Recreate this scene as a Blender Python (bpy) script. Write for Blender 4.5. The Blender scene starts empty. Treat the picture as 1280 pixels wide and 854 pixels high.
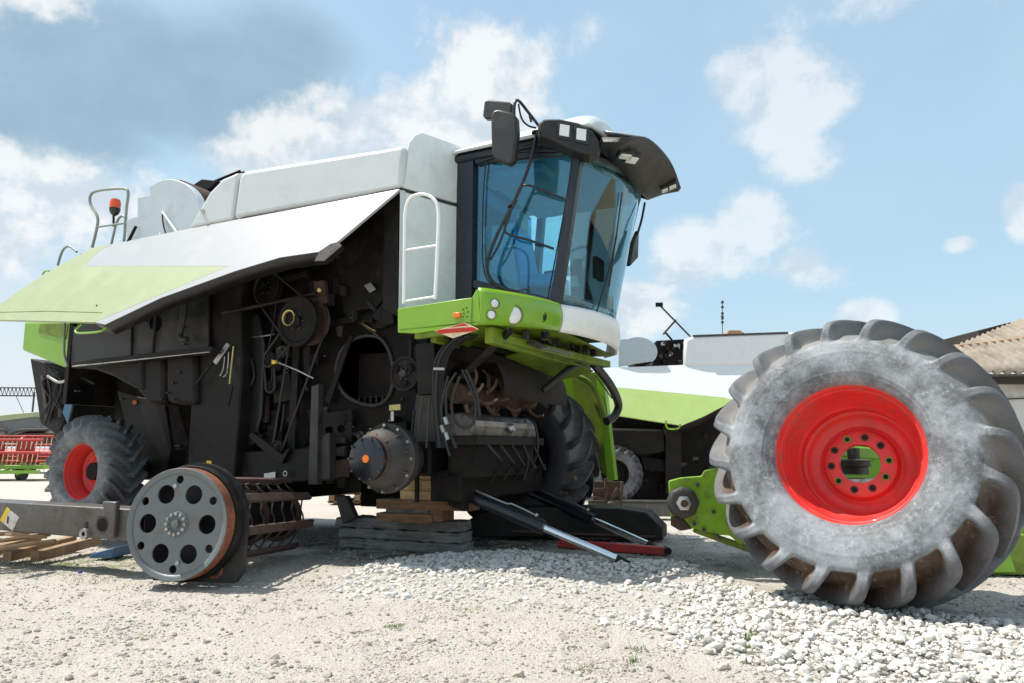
import bpy, math, random
import numpy as np
from mathutils import Vector, Matrix, noise as mnoise
rnd = random.Random(7); R_ = math.radians
sc = bpy.context.scene
# ------------------------------------------------------------------ camera
PITCH = R_(8.5); CAMH = 1.05
cam_d = bpy.data.cameras.new("camera"); cam = bpy.data.objects.new("camera", cam_d)
sc.collection.objects.link(cam); sc.camera = cam
cam.location = (0, 0, CAMH); cam.rotation_euler = (math.pi/2 + PITCH, 0, 0)
cam_d.sensor_width = 36; cam_d.lens = 36*890/1280; cam_d.clip_start = .05; cam_d.clip_end = 3000
# ------------------------------------------------------------------ world, sun, exposure
SUN = Vector((-.47, .10, .87)).normalized()
W = bpy.data.worlds.new("World"); sc.world = W; W.use_nodes = True
SKY_K = .15
def ray(x, y):
    a, b = (x-640)/890, (427-y)/890
    return Vector((a, math.cos(PITCH)-b*math.sin(PITCH), math.sin(PITCH)+b*math.cos(PITCH)))
def azel(x, y):
    d = ray(x, y).normalized(); return math.atan2(d.x, d.y), math.asin(d.z)
def build_world():
    nt = W.node_tree; nt.nodes.clear(); N = nt.nodes.new; L = nt.links.new
    def inp(s, v):
        if isinstance(v, (int, float)): s.default_value = v
        else: L(v, s)
    def math_(op, a, b=0., c=None, clamp=False):
        n = N('ShaderNodeMath'); n.operation = op; n.use_clamp = clamp
        inp(n.inputs[0], a); inp(n.inputs[1], b)
        if c is not None: inp(n.inputs[2], c)
        return n.outputs[0]
    def sstep(v, lo, hi, a=0., b=1.):
        n = N('ShaderNodeMapRange'); n.interpolation_type = 'SMOOTHSTEP'
        inp(n.inputs[0], v); n.inputs[1].default_value = lo; n.inputs[2].default_value = hi
        n.inputs[3].default_value = a; n.inputs[4].default_value = b
        return n.outputs[0]
    def mix(f, a, b):
        n = N('ShaderNodeMix'); n.data_type = 'RGBA'; inp(n.inputs[0], f)
        for k, v in ((6, a), (7, b)):
            if isinstance(v, tuple): n.inputs[k].default_value = (*v, 1)
            else: L(v, n.inputs[k])
        return n.outputs[2]
    out = N('ShaderNodeOutputWorld'); bg = N('ShaderNodeBackground'); L(bg.outputs[0], out.inputs[0])
    sky = N('ShaderNodeTexSky'); sky.sky_type = 'NISHITA'; sky.sun_disc = False
    sky.sun_elevation = math.asin(SUN.z); sky.sun_rotation = math.atan2(SUN.x, SUN.y)
    sky.air_density = 1.0; sky.dust_density = 1.6; sky.ozone_density = 1.5
    tc = N('ShaderNodeTexCoord'); sep = N('ShaderNodeSeparateXYZ'); L(tc.outputs['Generated'], sep.inputs[0])
    az = math_('ARCTAN2', sep.outputs[0], sep.outputs[1]); el = math_('ARCSINE', sep.outputs[2])
    def nz(scale, det, rough, off=(0, 0, 0), zs=1.15):
        mp = N('ShaderNodeMapping'); L(tc.outputs['Generated'], mp.inputs[0]); mp.inputs[1].default_value = off
        mp.inputs[3].default_value = (1, 1, zs)
        n = N('ShaderNodeTexNoise'); L(mp.outputs[0], n.inputs[0])
        n.inputs['Scale'].default_value = scale; n.inputs['Detail'].default_value = det; n.inputs['Roughness'].default_value = rough; n.inputs['Distortion'].default_value = .12
        return n.outputs[0]
    n1 = nz(5.5, 9, .62); n2 = nz(2.2, 6, .55, (3, 1, 2)); n3 = nz(11, 6, .6, (7, 5, 1)); n1s = nz(5.5, 9, .62, (0.02, 0, -.035))
    def blobs(lst):
        m = None
        for x, y, rx, ry, w in lst:
            a, e = azel(x, y); sa = rx/890*math.cos(a)**1; se = ry/890
            da = math_('MULTIPLY', math_('SUBTRACT', az, a), 1/sa); de = math_('MULTIPLY', math_('SUBTRACT', el, e), 1/se)
            d = math_('SQRT', math_('ADD', math_('MULTIPLY', da, da), math_('MULTIPLY', de, de)))
            v = math_('MULTIPLY', math_('SUBTRACT', 1., d), w)
            m = v if m is None else math_('MAXIMUM', m, v)
        return m
    bright = blobs([(505,165,165,80,1.25),(600,135,105,72,1.2),(640,85,60,42,1),(420,190,140,62,1.15),(330,212,110,42,.95),(90,245,220,66,1.05),(300,270,210,60,.75),(-100,260,200,70,.8),
        (0,250,90,60,.8),(990,130,85,66,1.1),(935,105,70,42,.85),(1012,200,60,45,.9),(870,325,95,66,1.1),(945,285,80,48,.95),
        (990,330,60,35,.6),(800,380,90,46,.9),(1276,262,26,34,1),(1198,305,26,12,.9),(1080,398,40,20,.9),(1130,228,55,40,.35),
        (1215,-60,200,60,.5),(20,-30,150,60,.7),(600,55,90,36,.25),(640,300,200,80,.55),(-300,200,200,120,.7),(1700,200,250,120,.6),(60,20,60,20,.5)])
    dark = blobs([(110,80,240,95,1),(300,110,190,85,1),(60,150,170,60,1),(-200,60,200,120,.9),(360,60,130,60,.7)])
    nn = math_('ADD', math_('MULTIPLY', math_('SUBTRACT', n1, .5), 2.3), math_('MULTIPLY', math_('SUBTRACT', n2, .5), .7))
    dens = math_('MULTIPLY', sstep(math_('ADD', bright, nn), .02, .46), sstep(az, .30, .12, .70, .97))
    # clouds in the part of the sky the photograph does not show
    back = math_('MULTIPLY', sstep(sep.outputs[1], .35, -.1), sstep(n2, .48, .62))
    dens = math_('MAXIMUM', dens, math_('MULTIPLY', back, .8))
    dnd = sstep(math_('ADD', dark, math_('MULTIPLY', math_('SUBTRACT', n2, .5), 1.6)), -.05, .55)
    wisp = math_('MULTIPLY', sstep(n2, .36, .64), .55)
    haze = sstep(el, .95, -.02, .42, .92)
    skyc = mix(wisp, sky.outputs[0], tuple(v/SKY_K for v in (.46,.59,.68)))
    skyc = mix(haze, skyc, tuple(v/SKY_K for v in (.40,.58,.70)))
    skyc = mix(sstep(el, .24, -.01, 0., .75), skyc, tuple(v/SKY_K for v in (.58,.69,.76)))
    skyc = mix(math_('MULTIPLY', sstep(el, .30, .05, 0., .8), sstep(az, -.2, -.55)), skyc, tuple(v/SKY_K for v in (.64,.69,.71)))
    skyc = mix(math_('MULTIPLY', dnd, .78), skyc, mix(n3, tuple(v/SKY_K for v in (.17,.28,.38)), tuple(v/SKY_K for v in (.31,.44,.54))))
    lit = sstep(math_('ADD', math_('SUBTRACT', n1, n1s), math_('MULTIPLY', math_('SUBTRACT', n3, .5), .15)), -.09, .06)
    cl = mix(lit, tuple(v/SKY_K for v in (.52,.59,.65)), tuple(v/SKY_K for v in (.76,.77,.77)))
    L(mix(math_('MULTIPLY', dens, .90), skyc, cl), bg.inputs[0]); bg.inputs[1].default_value = SKY_K
build_world()
sl = bpy.data.lights.new("sun", 'SUN'); sl.energy = 4.6; sl.angle = R_(.5); sl.color = (1, .955, .88)
so = bpy.data.objects.new("sun", sl); sc.collection.objects.link(so); so.rotation_euler = SUN.to_track_quat('Z', 'Y').to_euler()
vs = sc.view_settings; vs.view_transform = 'Standard'; vs.look = 'None'; vs.gamma = 1; vs.exposure = .36; vs.use_curve_mapping = False
sc.cycles.max_bounces = 8; sc.cycles.transparent_max_bounces = 12; sc.cycles.use_denoising = True

# ------------------------------------------------------------------ helpers
OFF = {}
def thing(name, label, cat, loc, group=None):
    o = bpy.data.objects.new(name, None); sc.collection.objects.link(o); o.location = loc; o.empty_display_size = .2
    o['label'] = label; o['category'] = cat
    if group: o['group'] = group
    OFF[o] = Vector(loc); return o
def tag(o, label, cat, group=None):
    o['label'] = label; o['category'] = cat
    if group: o['group'] = group
    return o
def cat_rom(pts, k=6, closed=False):
    pts = [Vector(p) for p in pts]; n = len(pts); out = []
    rng = range(n if closed else n-1)
    for i in rng:
        if closed: p0, p1, p2, p3 = pts[(i-1)%n], pts[i], pts[(i+1)%n], pts[(i+2)%n]
        else: p0, p1, p2, p3 = pts[max(i-1,0)], pts[i], pts[i+1], pts[min(i+2,n-1)]
        for j in range(k):
            t = j/k
            out.append(.5*((2*p1)+(p2-p0)*t+(2*p0-5*p1+4*p2-p3)*t*t+(3*p1-p0-3*p2+p3)*t**3))
    if not closed: out.append(pts[-1])
    return out
def basis(ax, up=None):
    ax = Vector(ax).normalized(); up = Vector(up) if up is not None else (Vector((0,0,1)) if abs(ax.z) < .9 else Vector((1,0,0)))
    x = up.cross(ax).normalized(); return x, ax.cross(x).normalized(), ax
class B:
    def __init__(s): s.v = []; s.f = []; s.m = []; s.mi = 0
    def add(s, vs_, fs):
        o = len(s.v); s.v += [Vector(v) for v in vs_]; s.f += [tuple(i+o for i in f) for f in fs]; s.m += [s.mi]*len(fs); return s
    def poly(s, pts): return s.add(pts, [tuple(range(len(pts)))])
    def prism(s, pts, vec):
        n = len(pts); vec = Vector(vec); a = [Vector(p) for p in pts]
        return s.add(a+[p+vec for p in a], [tuple(range(n))[::-1], tuple(range(n, 2*n))]+[(i, (i+1)%n, n+(i+1)%n, n+i) for i in range(n)])
    def box(s, c, sz, ax=None):
        ax = ax or ((1,0,0),(0,1,0),(0,0,1)); X, Y, Z = [Vector(a).normalized()*d/2 for a, d in zip(ax, sz)]; c = Vector(c)
        p = [c+i*X+j*Y+k*Z for k in (-1,1) for i, j in ((-1,-1),(1,-1),(1,1),(-1,1))]
        return s.add(p, [(3,2,1,0),(4,5,6,7),(0,1,5,4),(1,2,6,5),(2,3,7,6),(3,0,4,7)])
    def bar(s, a, b, w, h, up=None):
        a, b = Vector(a), Vector(b); x, y, z = basis(b-a, up); return s.box((a+b)/2, (w, h, (b-a).length), (x, y, z))
    def tube(s, pts, r, n=10, k=0, closed=False):
        if k: pts = cat_rom(pts, k, closed)
        pts = [Vector(p) for p in pts]; m = len(pts); rs = r if isinstance(r, (list, tuple)) else [r]*m
        if len(rs) != m: rs = [rs[0]+(rs[-1]-rs[0])*i/(m-1) for i in range(m)]
        vs_ = []; px = None
        for i, p in enumerate(pts):
            t = (pts[(i+1)%m]-pts[i-1]) if closed else (pts[min(i+1,m-1)]-pts[max(i-1,0)])
            t.normalize()
            if px is None: px = basis(t)[0]
            px = (px-t*px.dot(t)).normalized(); py = t.cross(px)
            vs_ += [p+rs[i]*(math.cos(a)*px+math.sin(a)*py) for a in [2*math.pi*j/n for j in range(n)]]
        fs = [(i*n+j, i*n+(j+1)%n, ((i+1)%m)*n+(j+1)%n, ((i+1)%m)*n+j) for i in range(m if closed else m-1) for j in range(n)]
        if not closed: fs += [tuple(range(n))[::-1], tuple(range((m-1)*n, m*n))]
        return s.add(vs_, fs)
    def lathe(s, prof, o, ax, n=40, cap0=False, cap1=False):
        x, y, z = basis(ax); o = Vector(o); m = len(prof)
        vs_ = [o+z*h+r*(math.cos(a)*x+math.sin(a)*y) for r, h in prof for a in [2*math.pi*j/n for j in range(n)]]
        fs = [(i*n+j, i*n+(j+1)%n, (i+1)*n+(j+1)%n, (i+1)*n+j) for i in range(m-1) for j in range(n)]
        if cap0: fs.append(tuple(range(n))[::-1])
        if cap1: fs.append(tuple(range((m-1)*n, m*n)))
        return s.add(vs_, fs)
    def cyl(s, a, b, r, n=20, r2=None):
        a, b = Vector(a), Vector(b); return s.lathe([(r, 0), (r if r2 is None else r2, (b-a).length)], a, b-a, n, True, True)
    def ball(s, c, r, sx=(1,1,1)):
        c = Vector(c); vs_ = []; n = 14; m = 8
        for i in range(m+1):
            t = math.pi*i/m
            for j in range(n): vs_.append(c+Vector((r*sx[0]*math.sin(t)*math.cos(2*math.pi*j/n), r*sx[1]*math.sin(t)*math.sin(2*math.pi*j/n), r*sx[2]*math.cos(t))))
        return s.add(vs_, [(i*n+j, (i+1)*n+j, (i+1)*n+(j+1)%n, i*n+(j+1)%n) for i in range(m) for j in range(n)])
    def grid(s, fn, nu, nv, thick=None):
        P = [[Vector(fn(i/(nu-1), j/(nv-1))) for j in range(nv)] for i in range(nu)]
        flat = [p for r in P for p in r]
        fs = [(i*nv+j, (i+1)*nv+j, (i+1)*nv+j+1, i*nv+j+1) for i in range(nu-1) for j in range(nv-1)]
        return s.add(flat, fs)
    def plate(s, outline, holes, o, ex, ey, t):
        """flat plate with real holes; outline and holes are 2-D loops in the (ex, ey) frame at o"""
        cu = bpy.data.curves.new("tmp", 'CURVE'); cu.dimensions = '2D'; cu.fill_mode = 'BOTH'; cu.extrude = t/2
        for loop in [outline]+holes:
            sp = cu.splines.new('POLY'); sp.points.add(len(loop)-1); sp.use_cyclic_u = True
            for p, q in zip(sp.points, loop): p.co = (q[0], q[1], 0, 1)
        ob = bpy.data.objects.new("tmp", cu); sc.collection.objects.link(ob)
        me = bpy.data.meshes.new_from_object(ob.evaluated_get(bpy.context.evaluated_depsgraph_get()))
        ex = Vector(ex).normalized(); ey = Vector(ey).normalized(); ez = ex.cross(ey); o = Vector(o)
        s.add([o+ex*v.co.x+ey*v.co.y+ez*v.co.z for v in me.vertices], [tuple(p.vertices) for p in me.polygons])
        bpy.data.objects.remove(ob); bpy.data.meshes.remove(me); bpy.data.curves.remove(cu); return s
    def build(s, name, mats, parent=None, bevel=0, solid=0, smooth=38, sub=0):
        off = OFF.get(parent, Vector((0,0,0)))
        me = bpy.data.meshes.new(name); me.from_pydata([tuple(v-off) for v in s.v], [], s.f)
        if not isinstance(mats, (list, tuple)): mats = [mats]
        for m in mats: me.materials.append(m)
        if len(mats) > 1: me.polygons.foreach_set('material_index', s.m)
        if smooth:
            me.polygons.foreach_set('use_smooth', [True]*len(me.polygons)); me.set_sharp_from_angle(angle=R_(smooth))
        o = bpy.data.objects.new(name, me); sc.collection.objects.link(o)
        if parent is not None: o.parent = parent
        OFF[o] = off
        if solid:
            md = o.modifiers.new('s', 'SOLIDIFY'); md.thickness = solid; md.offset = 0
        if bevel:
            md = o.modifiers.new('b', 'BEVEL'); md.width = bevel; md.segments = 2; md.limit_method = 'ANGLE'; md.angle_limit = R_(40)
            md.harden_normals = False
        if sub:
            md = o.modifiers.new('u', 'SUBSURF'); md.levels = sub; md.render_levels = sub
        return o
def circ(x, y, r, n=28, ry=None): return [(x+r*math.cos(2*math.pi*i/n), y+(ry or r)*math.sin(2*math.pi*i/n)) for i in range(n)]

# ------------------------------------------------------------------ materials
GRAIN = None
def mat(name, col, rough=.5, metal=0., var=.12, vs_=5., bump=.0, bs=60., dirt=None, da=.45, ds=3., coat=0., streak=None, spec=.5, grain=None):
    m = bpy.data.materials.new(name); m.use_nodes = True; nt = m.node_tree; N = nt.nodes.new; L = nt.links.new
    b = nt.nodes['Principled BSDF']; b.inputs['Metallic'].default_value = metal; b.inputs['Coat Weight'].default_value = coat
    b.inputs['Specular IOR Level'].default_value = spec
    tc = N('ShaderNodeTexCoord')
    def nz(sc_, det=5, rough_=.6, vec=None):
        n = N('ShaderNodeTexNoise'); L(vec or tc.outputs['Object'], n.inputs[0])
        n.inputs['Scale'].default_value = sc_; n.inputs['Detail'].default_value = det; n.inputs['Roughness'].default_value = rough_; return n.outputs[0]
    def mx(f, a, c):
        n = N('ShaderNodeMix'); n.data_type = 'RGBA'
        if isinstance(f, float): n.inputs[0].default_value = f
        else: L(f, n.inputs[0])
        for k, v in ((6, a), (7, c)):
            if isinstance(v, tuple): n.inputs[k].default_value = (*v, 1)
            else: L(v, n.inputs[k])
        return n.outputs[2]
    def rg(v, lo, hi, a=0., c=1.):
        n = N('ShaderNodeMapRange'); L(v, n.inputs[0])
        for k, q in zip((1,2,3,4), (lo, hi, a, c)): n.inputs[k].default_value = q
        return n.outputs[0]
    gv = None
    if grain is not None:
        gm = N('ShaderNodeMapping'); gm.vector_type = 'TEXTURE'; L(tc.outputs['Object'], gm.inputs[0]); gm.inputs[2].default_value = (0, 0, grain); gm.inputs[3].default_value = (1, .07, .07); gv = gm.outputs[0]
    lo = tuple(max(0, c*(1-var)) for c in col); hi = tuple(min(1, c*(1+var)) for c in col)
    c = mx(rg(nz(vs_), .3, .7), lo, hi); r = None
    if gv is not None: c = mx(rg(nz(2.2, 8, .7, gv), .42, .62, 0., .85), c, tuple(k*.38 for k in col))
    if dirt:
        d1 = rg(nz(ds, 8, .68), .62-.3*da, .78-.25*da); fine = rg(nz(ds*14, 4, .6), .3, .75, .35, 1.)
        mm = N('ShaderNodeMath'); mm.operation = 'MULTIPLY'; L(d1, mm.inputs[0]); L(fine, mm.inputs[1])
        c = mx(mm.outputs[0], c, dirt); r = rg(mm.outputs[0], 0, 1, rough, min(1, rough+.35))
    if streak:
        mp = N('ShaderNodeMapping'); L(tc.outputs['Object'], mp.inputs[0]); mp.inputs[3].default_value = (9, 9, .8)
        sn = rg(nz(1.6, 6, .6, mp.outputs[0]), .6, .75, 0, .55); c = mx(sn, c, streak)
    L(c, b.inputs['Base Color'])
    if r is not None: L(r, b.inputs['Roughness'])
    else: L(rg(nz(vs_*2.3), .3, .7, max(.03, rough-.08), min(1, rough+.08)), b.inputs['Roughness'])
    if bump:
        bn = N('ShaderNodeBump'); bn.inputs['Strength'].default_value = bump; bn.inputs['Distance'].default_value = .01
        L(nz(bs, 6, .65) if gv is None else nz(3., 8, .75, gv), bn.inputs['Height']); L(bn.outputs[0], b.inputs['Normal'])
    return m
DUST = (.20,.17,.13)
M = dict(
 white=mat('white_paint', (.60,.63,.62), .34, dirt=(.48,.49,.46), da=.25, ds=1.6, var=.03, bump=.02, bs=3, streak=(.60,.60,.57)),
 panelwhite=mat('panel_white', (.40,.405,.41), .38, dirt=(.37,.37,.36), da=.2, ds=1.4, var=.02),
 silver=mat('silver_grey_paint', (.80,.84,.82), .38, dirt=(.60,.61,.58), da=.4, ds=2.2, var=.05, streak=(.68,.70,.68)),
 duct=mat('pale_blue_grey_paint', (.48,.54,.57), .4, dirt=(.33,.36,.37), da=.3, ds=2, var=.05),
 bumper=mat('cream_white_plastic', (.90,.89,.84), .38, dirt=(.72,.68,.60), da=.3, ds=5, var=.03),
 green=mat('lime_paint', (.20,.40,.016), .32, dirt=(.24,.31,.06), da=.25, ds=3, var=.07, coat=.3),
 gdark=mat('shade_darkened_lime_paint', (.17,.25,.012), .5, dirt=(.07,.075,.025), da=.5, ds=4, var=.15, bump=.1),  # lime darkened in the base colour to suit shaded undersides
 gpale=mat('glare_paled_lime_paint', (.355,.40,.215), .42, dirt=(.38,.41,.25), da=.4, ds=1.2, var=.05),  # paleness of glare and sky reflection is put into the base colour
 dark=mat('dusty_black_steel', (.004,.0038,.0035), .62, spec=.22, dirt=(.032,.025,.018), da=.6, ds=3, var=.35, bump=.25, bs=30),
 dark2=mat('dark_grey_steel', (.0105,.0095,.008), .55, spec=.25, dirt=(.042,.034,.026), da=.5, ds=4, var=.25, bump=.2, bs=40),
 mid=mat('weathered_grey_steel', (.052,.050,.046), .5, .3, dirt=(.075,.060,.045), da=.6, ds=6, var=.3, bump=.3, bs=50),
 plastic=mat('black_moulded_plastic', (.014,.0135,.013), .42, dirt=(.035,.03,.026), da=.4, ds=4, var=.2, bump=.05),
 frame=mat('blue_black_cab_frame', (.008,.011,.017), .32, var=.2, coat=.1),
 visor=mat('dusty_visor_plastic', (.014,.0125,.009), .5, dirt=(.045,.038,.022), da=.4, ds=4, var=.3, bump=.08),
 rubber=mat('hose_rubber', (.014,.014,.014), .5, dirt=(.05,.045,.04), da=.35, ds=9, var=.2),
 chrome=mat('chromed_rod', (.72,.76,.80), .16, 1., var=.05),
 steel=mat('bare_steel', (.42,.42,.40), .38, .85, dirt=(.20,.15,.10), da=.35, ds=12, var=.2),
 brass=mat('zinc_yellow_plating', (.50,.42,.16), .4, .7, dirt=(.2,.17,.1), da=.4, ds=20, var=.2),
 white2=mat('painted_sunlit_white', (.80,.81,.80), .4, dirt=(.6,.59,.55), da=.25, ds=1.2, var=.03),  # white raised in the base colour, standing in for sunlight on a shaded side
 glime2=mat('bright_lime_sheet', (.42,.56,.17), .42, dirt=(.48,.58,.28), da=.3, ds=1.2, var=.05),  # brighter lime base colour for the second combine's panel
 interior_brown=mat('dark_interior_brown', (.018,.013,.010), .8, dirt=(.04,.028,.02), da=.5, ds=4, var=.3, bump=.3),  # brown darkened in the base colour for the dark housing interior
 worn=mat('worn_bright_steel', (.17,.16,.145), .36, .6, dirt=(.07,.055,.045), da=.55, ds=9, var=.3, bump=.2, bs=80, streak=(.30,.29,.27)),
 tine=mat('crusted_tine_steel', (.20,.12,.085), .75, .2, dirt=(.30,.20,.14), da=.5, ds=20, var=.3, bump=.4),
 chip=mat('chipped_lime_paint', (.22,.42,.018), .45, dirt=(.10,.06,.035), da=.42, ds=9, var=.1, bump=.2),
 rust=mat('rusty_steel', (.060,.034,.024), .8, dirt=(.12,.065,.04), da=.7, ds=9, var=.4, bump=.5, bs=60),
 rustbar=mat('red_brown_rasp_steel', (.085,.042,.034), .7, dirt=(.12,.09,.075), da=.6, ds=7, var=.35, bump=.4, bs=60),
 orust=mat('orange_rust', (.24,.075,.035), .75, dirt=(.08,.045,.03), da=.5, ds=14, var=.4, bump=.4, bs=70),
 disc=mat('grey_painted_disc', (.15,.17,.172), .42, dirt=(.14,.11,.085), da=.5, ds=5, var=.12, bump=.08, streak=(.20,.20,.19)),
 beam=mat('grey_beam_paint', (.12,.117,.11), .38, .35, dirt=(.09,.075,.06), da=.5, ds=3, var=.25, bump=.1, streak=(.28,.27,.25)),
 redrim=mat('red_rim_paint', (.72,.036,.030), .46, dirt=(.40,.085,.06), da=.42, ds=7, var=.12, coat=.15, bump=.03),
 red=mat('red_paint', (.42,.025,.02), .5, dirt=(.16,.06,.04), da=.4, ds=6, var=.2),
 glassl=None, orange=mat('amber_plastic', (.85,.20,.02), .3, var=.05), ored=mat('beacon_lens', (.80,.10,.02), .2, var=.05),
 lamp=mat('lamp_glass', (.75,.76,.72), .12, var=.1, coat=.8), lampd=mat('lamp_housing', (.02,.02,.02), .4),
 wood=mat('old_grey_timber', (.24,.23,.21), .85, dirt=(.07,.06,.05), da=.4, ds=5, var=.3, bump=1., bs=25, grain=-.42),
 woodb=mat('brown_plank', (.24,.13,.065), .8, dirt=(.08,.05,.03), da=.5, ds=5, var=.3, bump=.8, bs=30, grain=-.2),
 woodp=mat('pale_sawn_wood', (.52,.35,.18), .75, dirt=(.28,.18,.09), da=.4, ds=8, var=.2, bump=.3, bs=50),
 pallet=mat('pallet_wood', (.34,.22,.13), .85, dirt=(.18,.12,.07), da=.5, ds=8, var=.3, bump=.5, bs=40),
 yellow=mat('yellow_sticker', (.80,.55,.03), .5, var=.05), wlabel=mat('white_sticker', (.62,.61,.57), .5, dirt=(.35,.33,.3), da=.4, ds=25),
 hred=mat('hazard_red', (.60,.03,.02), .45, dirt=(.3,.1,.08), da=.3, ds=10), hwhite=mat('hazard_cream', (.75,.62,.42), .5, dirt=(.4,.3,.2), da=.3, ds=10),
 wall=mat('pale_plaster', (.74,.72,.68), .9, dirt=(.38,.37,.34), da=.4, ds=.8, var=.05, bump=.1),
 roof=mat('weathered_fibre_cement', (.29,.25,.195), .85, dirt=(.15,.11,.08), da=.5, ds=.8, var=.15),
 roofr=mat('rust_edged_ridge', (.40,.22,.12), .8, var=.2), darkw=mat('dark_timber', (.05,.04,.035), .8),
 seat=mat('blue_seat_cover', (.08,.42,.75), .6, var=.15), inner=mat('grey_cab_lining', (.46,.49,.50), .8, var=.1),
 handrail=mat('grey_green_rail_paint', (.27,.31,.26), .45, dirt=(.18,.18,.15), da=.3, ds=10),
 wrail=mat('white_rail_paint', (.80,.80,.78), .4, var=.03), blue=mat('blue_enamel', (.06,.16,.30), .5, dirt=(.12,.12,.12), da=.4, ds=9))
def glass(name, tint, ref=.10):
    m = bpy.data.materials.new(name); m.use_nodes = True; nt = m.node_tree; nt.nodes.clear(); N = nt.nodes.new; L = nt.links.new
    o = N('ShaderNodeOutputMaterial'); mx = N('ShaderNodeMixShader'); t = N('ShaderNodeBsdfTransparent'); g = N('ShaderNodeBsdfGlossy')
    t.inputs[0].default_value = (*tint, 1); g.inputs[0].default_value = (.72,.93,1,1); g.inputs['Roughness'].default_value = .015
    f = N('ShaderNodeLayerWeight'); f.inputs[0].default_value = .32
    mr = N('ShaderNodeMapRange'); L(f.outputs['Fresnel'], mr.inputs[0]); mr.inputs[3].default_value = ref; mr.inputs[4].default_value = .95
    L(mr.outputs[0], mx.inputs[0]); L(t.outputs[0], mx.inputs[1]); L(g.outputs[0], mx.inputs[2]); L(mx.outputs[0], o.inputs[0]); return m
M['glass'] = glass('tinted_side_glass', (.50,.82,.94), .06); M['glassw'] = glass('windscreen_glass', (.90,.985,.98), .05)
def rubber_mat(name, base, chalk, mud, amount=1.):
    m = mat(name, base, .62, var=.2, vs_=4, bump=.25, bs=45); nt = m.node_tree; N = nt.nodes.new; L = nt.links.new
    b = nt.nodes['Principled BSDF']; src = b.inputs['Base Color'].links[0].from_socket
    tc = N('ShaderNodeTexCoord'); at = N('ShaderNodeAttribute'); at.attribute_name = 'mud'; a2 = N('ShaderNodeAttribute'); a2.attribute_name = 'side'
    def nz(s, d, r, off=0):
        mp = N('ShaderNodeMapping'); mp.inputs[1].default_value = (off, off, off); L(tc.outputs['Object'], mp.inputs[0])
        n = N('ShaderNodeTexNoise'); L(mp.outputs[0], n.inputs[0]); n.inputs['Scale'].default_value = s; n.inputs['Detail'].default_value = d; n.inputs['Roughness'].default_value = r; n.inputs['Distortion'].default_value = .12; return n.outputs[0]
    def rg(v, lo, hi, a=0., c=1.):
        n = N('ShaderNodeMapRange'); L(v, n.inputs[0])
        for k, q in zip((1,2,3,4), (lo, hi, a, c)): n.inputs[k].default_value = q
        return n.outputs[0]
    def mul(a, c):
        n = N('ShaderNodeMath'); n.operation = 'MULTIPLY'; L(a, n.inputs[0])
        if isinstance(c, float): n.inputs[1].default_value = c
        else: L(c, n.inputs[1])
        return n.outputs[0]
    def mx(f, a, c):
        n = N('ShaderNodeMix'); n.data_type = 'RGBA'; L(f, n.inputs[0])
        for k, v in ((6, a), (7, c)):
            if isinstance(v, tuple): n.inputs[k].default_value = (*v, 1)
            else: L(v, n.inputs[k])
        return n.outputs[2]
    mpv = N('ShaderNodeMapping'); mpv.inputs[3].default_value = (6, 6, 14); L(tc.outputs['Object'], mpv.inputs[0]); sn_ = N('ShaderNodeTexNoise'); L(mpv.outputs[0], sn_.inputs[0]); sn_.inputs['Scale'].default_value = 2.5; sn_.inputs['Detail'].default_value = 9; sn_.inputs['Roughness'].default_value = .8
    lw = N('ShaderNodeAttribute'); lw.attribute_name = 'low'
    c = mx(mul(mul(rg(nz(2.2, 5, .6, 9), .48, .62), a2.outputs['Fac']), .7*amount), src, tuple(k*.60+.0 for k in chalk))
    c = mx(mul(mul(rg(nz(3.4, 10, .74), .42, .62), a2.outputs['Fac']), .85*amount), c, chalk)
    c = mx(mul(mul(rg(nz(11, 8, .78, 4), .55, .66), a2.outputs['Fac']), .6*amount), c, tuple(min(1, k*1.35) for k in chalk))
    c = mx(rg(sn_.outputs[0], .60, .75, 0, .3), c, tuple(k*.25 for k in chalk))
    c = mx(mul(rg(nz(34, 6, .8, 3), .56, .68, 0, .6), a2.outputs['Fac']), c, tuple(min(1, k*1.3) for k in chalk))
    mudc = mx(mul(rg(nz(16, 8, .78, 2), .56, .64), .8), mud, (.40,.36,.30))
    mudc = mx(rg(nz(3, 6, .7, 6), .45, .55, .0, .7), mudc, tuple(k*.35 for k in mud))
    gc = mx(lw.outputs['Fac'], (.24,.225,.195), mudc)
    c = mx(mul(rg(nz(7, 6, .7, 5), .15, .36), at.outputs['Fac']), c, gc)
    L(c, b.inputs['Base Color']); return m
M['tyre'] = rubber_mat('weathered_grey_rubber', (.105,.108,.112), (.34,.362,.38), (.085,.047,.026))
M['tyre2'] = rubber_mat('dark_grey_rubber', (.075,.077,.08), (.25,.26,.27), (.12,.11,.09), .9)
M['tyre3'] = rubber_mat('black_rubber', (.028,.028,.030), (.07,.07,.075), (.05,.04,.03), .4)

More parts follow.
